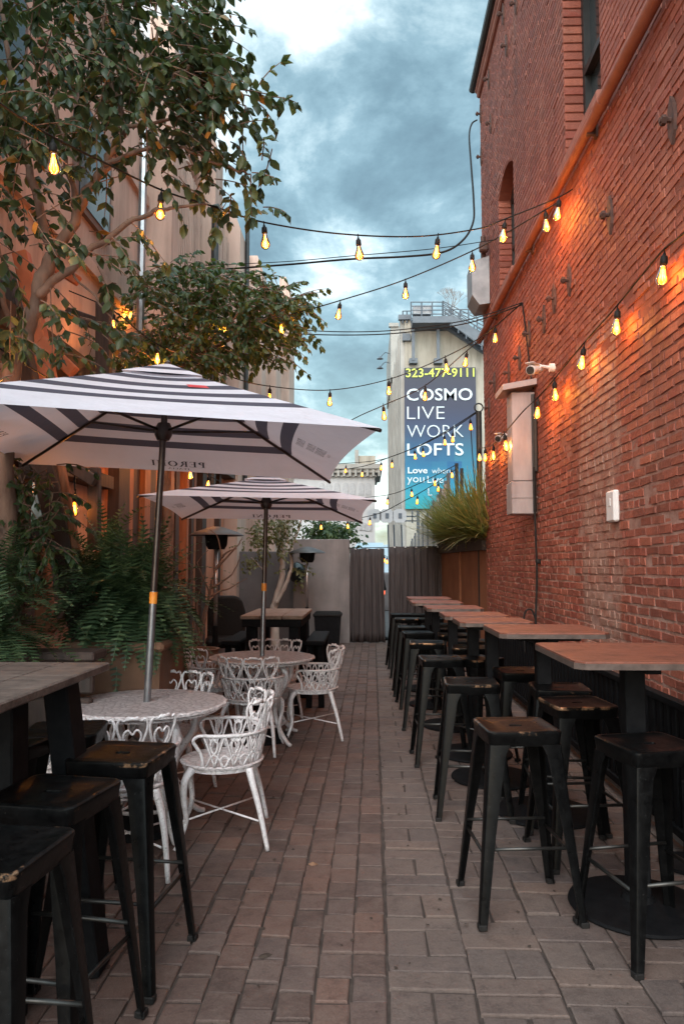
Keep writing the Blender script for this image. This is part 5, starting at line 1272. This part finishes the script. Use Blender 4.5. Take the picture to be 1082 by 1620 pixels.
m = MB(); p = PY(470, 905, 14.05); m.lathe([(0, -.20), (.10, -.17), (.17, -.06), (.18, .04), (.13, .14), (0, .20)], (p.x, 14.0, p.z), 20); tag(m.build('glass_globe', M['glass_dark'], None, True), 'dark glass globe hung on the end wall between the white trunk and the heater', 'lamp')
# ground litter
random.seed(77)
for (px, py, lab) in ((487, 1367, 'small orange fallen leaf on the pavers in the middle of the alley'), (408, 1514, 'dark dry leaf on the pavers at the lower middle')):
    m = MB(); p = PZ(px, py, .006); leaf(m, p, Vector((.9, .4, .12)), .06, .028, .3); tag(m.build('fallen_leaf', M['terracotta'] if px == 487 else M['soil']), lab, 'leaf')
m = MB()
for _ in range(420):
    y = 1.8 + 9 * rnd() ** 1.5; x = ru(-1.2, 1.5); s_ = ru(.003, .016); p = Vector((x, y, .006)); a = ru(0, 6.3)
    m.quad(p, p + Vector((math.cos(a), math.sin(a), .1)) * s_, p + Vector((math.cos(a + .9), math.sin(a + .9), .3)) * s_ * 1.3, p + Vector((math.cos(a + 1.7), math.sin(a + 1.7), .05)) * s_)
tag(m.build('litter', M['soil']), 'tiny scraps of leaf and grit scattered over the pavers', 'litter', kind='stuff')

# ================================================================== STRING LIGHTS
def cproj(p):
    d = p - EYE; z = d.dot(FW); return 541 + FPX * d.dot(RT) / z
_gl = MB(); _gl.lathe([(.013, 0), (.016, -.012), (.020, -.030), (.029, -.058), (.031, -.072), (.027, -.088), (.014, -.100), (0, -.103)], (0, 0, 0), 14)
_fl = MB()
for k in range(4):
    a = k * math.pi / 2; _fl.tube([(.007 * math.cos(a), .007 * math.sin(a), -.022), (.013 * math.cos(a), .013 * math.sin(a), -.075)], .0032, 5)
_sk = MB(); _sk.lathe([(0, .062), (.006, .060), (.010, .045), (.017, .040), (.019, .010), (.016, 0), (0, 0)], (0, 0, 0), 12); _sk.tube([(0, 0, .058), (0, 0, .085)], .004, 5)
_mesh = {}
def share(k, mb, mat):
    if k not in _mesh:
        o = mb.build(k, mat, None, True); _mesh[k] = o.data; bpy.data.objects.remove(o)
    o = bpy.data.objects.new(k, _mesh[k]); COL.objects.link(o); return o
def string_lights(name, label, pts, bulbs, watt=2.0, r_=.006, lamps=True, ext=0.0, wall=False):
    P3 = [(PX(p[0], p[1], p[2]) if wall else PY(p[0], p[1], p[2])) for p in pts]; cur = bez(P3, 10)
    t = thing(name, label, 'string lights', tuple(cur[0]), 0, 'strings of bulbs over the alley')
    m = MB(); m.tube(cur, r_, 6); inb(m.build('cable', M['cable'], None, True), t)
    for bx in bulbs:
        best = min(cur, key=lambda q: abs(cproj(q) - bx)); i = cur.index(best)
        # refine between samples
        cand = []
        for j in (i - 1, i):
            if 0 <= j < len(cur) - 1:
                for s in range(11): cand.append(cur[j].lerp(cur[j + 1], s / 10))
        best = min(cand, key=lambda q: abs(cproj(q) - bx))
        tilt = ru(-.12, .12)
        b = share('bulb', _gl, M['bulb']); b.location = best - Vector((0, 0, .085 + ext)) - t.location; b.parent = t; b.rotation_euler = (tilt, ru(-.12, .12), ru(0, 3)); b.scale = (1.15,) * 3
        f = share('filament', _fl, M['filament']); f.parent = b; s_ = share('socket', _sk, M['cable']); s_.parent = b
        if lamps:
            ld = bpy.data.lights.new('bulb_light', 'POINT'); ld.energy = watt; ld.color = (1.0, .50, .17); ld.shadow_soft_size = .02
            lo = bpy.data.objects.new('bulb_light', ld); COL.objects.link(lo); lo.parent = b; lo.location = (0, 0, -.055)
    return t
random.seed(90)
string_lights('string_lights', 'uppermost string of bulbs, from the broadleaf tree across the sky to the brick wall', [(-60, 120, 3.1), (60, 203, 3.6), (175, 262, 4.2), (262, 303, 4.6), (349, 330, 4.9), (419, 352, 5.2), (539, 370, 5.5), (660, 374, 5.8), (755, 362, 6.0), (792, 349, 6.02), (881, 313, 6.05), (917, 291, 6.07)], [85, 255, 419, 567, 691, 797, 883], 9.0)
string_lights('string_lights', 'second string of bulbs rising from the smaller leaved tree to the brick wall', [(120, 440, 8.4), (150, 455, 8.4), (208, 480, 8.3), (353, 503, 8.0), (445, 500, 7.8), (480, 492, 7.6), (536, 476, 7.4), (639, 443, 7.1), (759, 391, 6.7), (857, 335, 6.35), (885, 318, 6.3)], [150, 208, 353, 445, 537, 641, 747, 863], 11.0)
string_lights('string_lights', 'drooping string of bulbs passing over both parasols and up to the brick wall', [(110, 460, 6.4), (180, 492, 6.8), (250, 545, 7.1), (360, 594, 7.7), (427, 611, 8.3), (522, 617, 8.8), (615, 600, 8.9), (703, 565, 8.7), (765, 530, 8.4), (824, 480, 8.05)], [180, 250, 427, 522, 615, 705], 10.0)
string_lights('string_lights', 'orange lit string of bulbs crossing in front of the blue banner', [(470, 715, 9.2), (555, 665, 9.1), (607, 641, 9.0), (671, 611, 8.9), (737, 556, 8.7), (783, 517, 8.4), (826, 479, 8.05)], [607, 672, 737, 783], 7.0, ext=-.01)
string_lights('string_lights', 'upper string of small bulbs running from the ringed pole past the banner', [(754, 651, 11.3), (720, 673, 12.3), (693, 689, 13.2), (658, 707, 14.2), (603, 727, 16), (547, 733, 18), (500, 735, 19)], [744, 703, 656, 603, 547], 2, .008, False, .04)
string_lights('string_lights', 'lower string of small bulbs running from the ringed pole past the banner', [(755, 652, 11.3), (716, 678, 12.2), (669, 703, 13.6), (620, 722, 15), (573, 738, 16.6), (520, 745, 18)], [716, 669, 620, 573], 2, .008, False, .04)
string_lights('string_lights', 'short string of bulbs from the fence post top down in front of the banner', [(722, 735, 14.5), (693, 750, 15), (651, 770, 15.6), (613, 783, 16.5), (560, 788, 18)], [714, 688, 651, 613], 2, .008, False, .02)
string_lights('string_lights', 'lowest string of bulbs from the fence down over the octagonal signs to the parasol edge', [(724, 740, 14.5), (693, 762, 14.9), (660, 782, 15.2), (640, 792, 15.5), (600, 812, 16), (550, 822, 16.5), (500, 824, 17)], [693, 660, 585, 550, 508], 2, .008, False, .01)
string_lights('string_lights', 'string of glowing bulbs fixed along the brick wall', [(1260, 190, 1.67), (1160, 290, 1.67), (1082, 368, 1.67), (1048, 396, 1.67), (1010, 441, 1.68), (975, 484, 1.66), (921, 545, 1.66), (877, 599, 1.65), (850, 629, 1.60), (826, 652, 1.46), (797, 686, 1.46), (780, 703, 1.64), (767, 708, 1.67), (756, 709, 1.70)], [1160, 1048, 975, 921, 877, 850, 799, 780, 767, 758], 7.0, wall=True)
string_lights('string_lights', 'tiny far lights seen through the gap between the curtains', [(592, 870, 20), (604, 876, 20), (613, 881, 20), (625, 884, 20)], [604, 608, 612], 2, .006, False)
string_lights('string_lights', 'string of warm bulbs above the bar front, mostly hidden behind the parasols', [(cproj(Vector((-2.25, yy, 2.75))), 896 - 1.3 * 1170 / yy, yy) for yy in (3.5, 4.6, 5.7, 6.8, 7.9, 9.0, 10.2, 11.4)], [cproj(Vector((-2.25, yy, 2.75))) for yy in (4.1, 5.2, 6.3, 7.3, 8.3, 9.4, 10.5)], 9.0)
string_lights('string_lights', 'single added bulb standing in for a bulb reflection in the bar window below the near parasol', [(119, 776, 5.5), (118.5, 740, 5.55), (118, 700, 5.6)], [119], 3.0)  # added lamp in place of a bulb reflected in the window pane
def cable(label, pts, r_=.007, wall=False):
    m = MB(); m.tube(bez([PX(*p) if wall else PY(*p) for p in pts], 8), r_, 6); tag(m.build('cable', M['cable'], None, True), label, 'cable')
cable('black cable crossing the sky then climbing the brick corner to the roof', [(325, 428, 9.8), (450, 419, 9.0), (554, 410, 8.5), (640, 406, 8.3), (700, 399, 8.1), (732, 380, 8.1), (748, 352, 8.1), (749, 318, 8.2), (745, 262, 8.8), (742, 215, 9.8), (746, 196, 10.4), (754, 190, 10.75)], .012)
cable('thin wire stretched just above the black crossing cable', [(325, 420, 9.8), (450, 414, 9.0), (554, 405, 8.6), (690, 393, 9), (790, 378, 9.65)], .005)
cable('upper of the two plain cables crossing below the second string of bulbs', [(380, 515, 9.2), (470, 522, 9), (560, 525, 8.8), (640, 521, 8.6), (740, 506, 8.3), (825, 479, 8.05)], .006)
cable('lower of the two plain cables crossing below the second string of bulbs', [(380, 520, 9.3), (470, 528, 9.1), (560, 530, 8.9), (640, 526, 8.7), (740, 511, 8.4), (826, 482, 8.06)], .007)
cable('thin cable hanging on the brick wall down to the top of the metal cabinet', [(826, 480, 1.74), (832, 530, 1.735), (840, 600, 1.735), (843, 615, 1.73)], .008, True)
cable('stay wire slanting beside the tall ringed pole', [(744, 672, 11.4), (750, 760, 11.4), (757, 830, 11.35)], .008)
print('objects', len(bpy.data.objects))
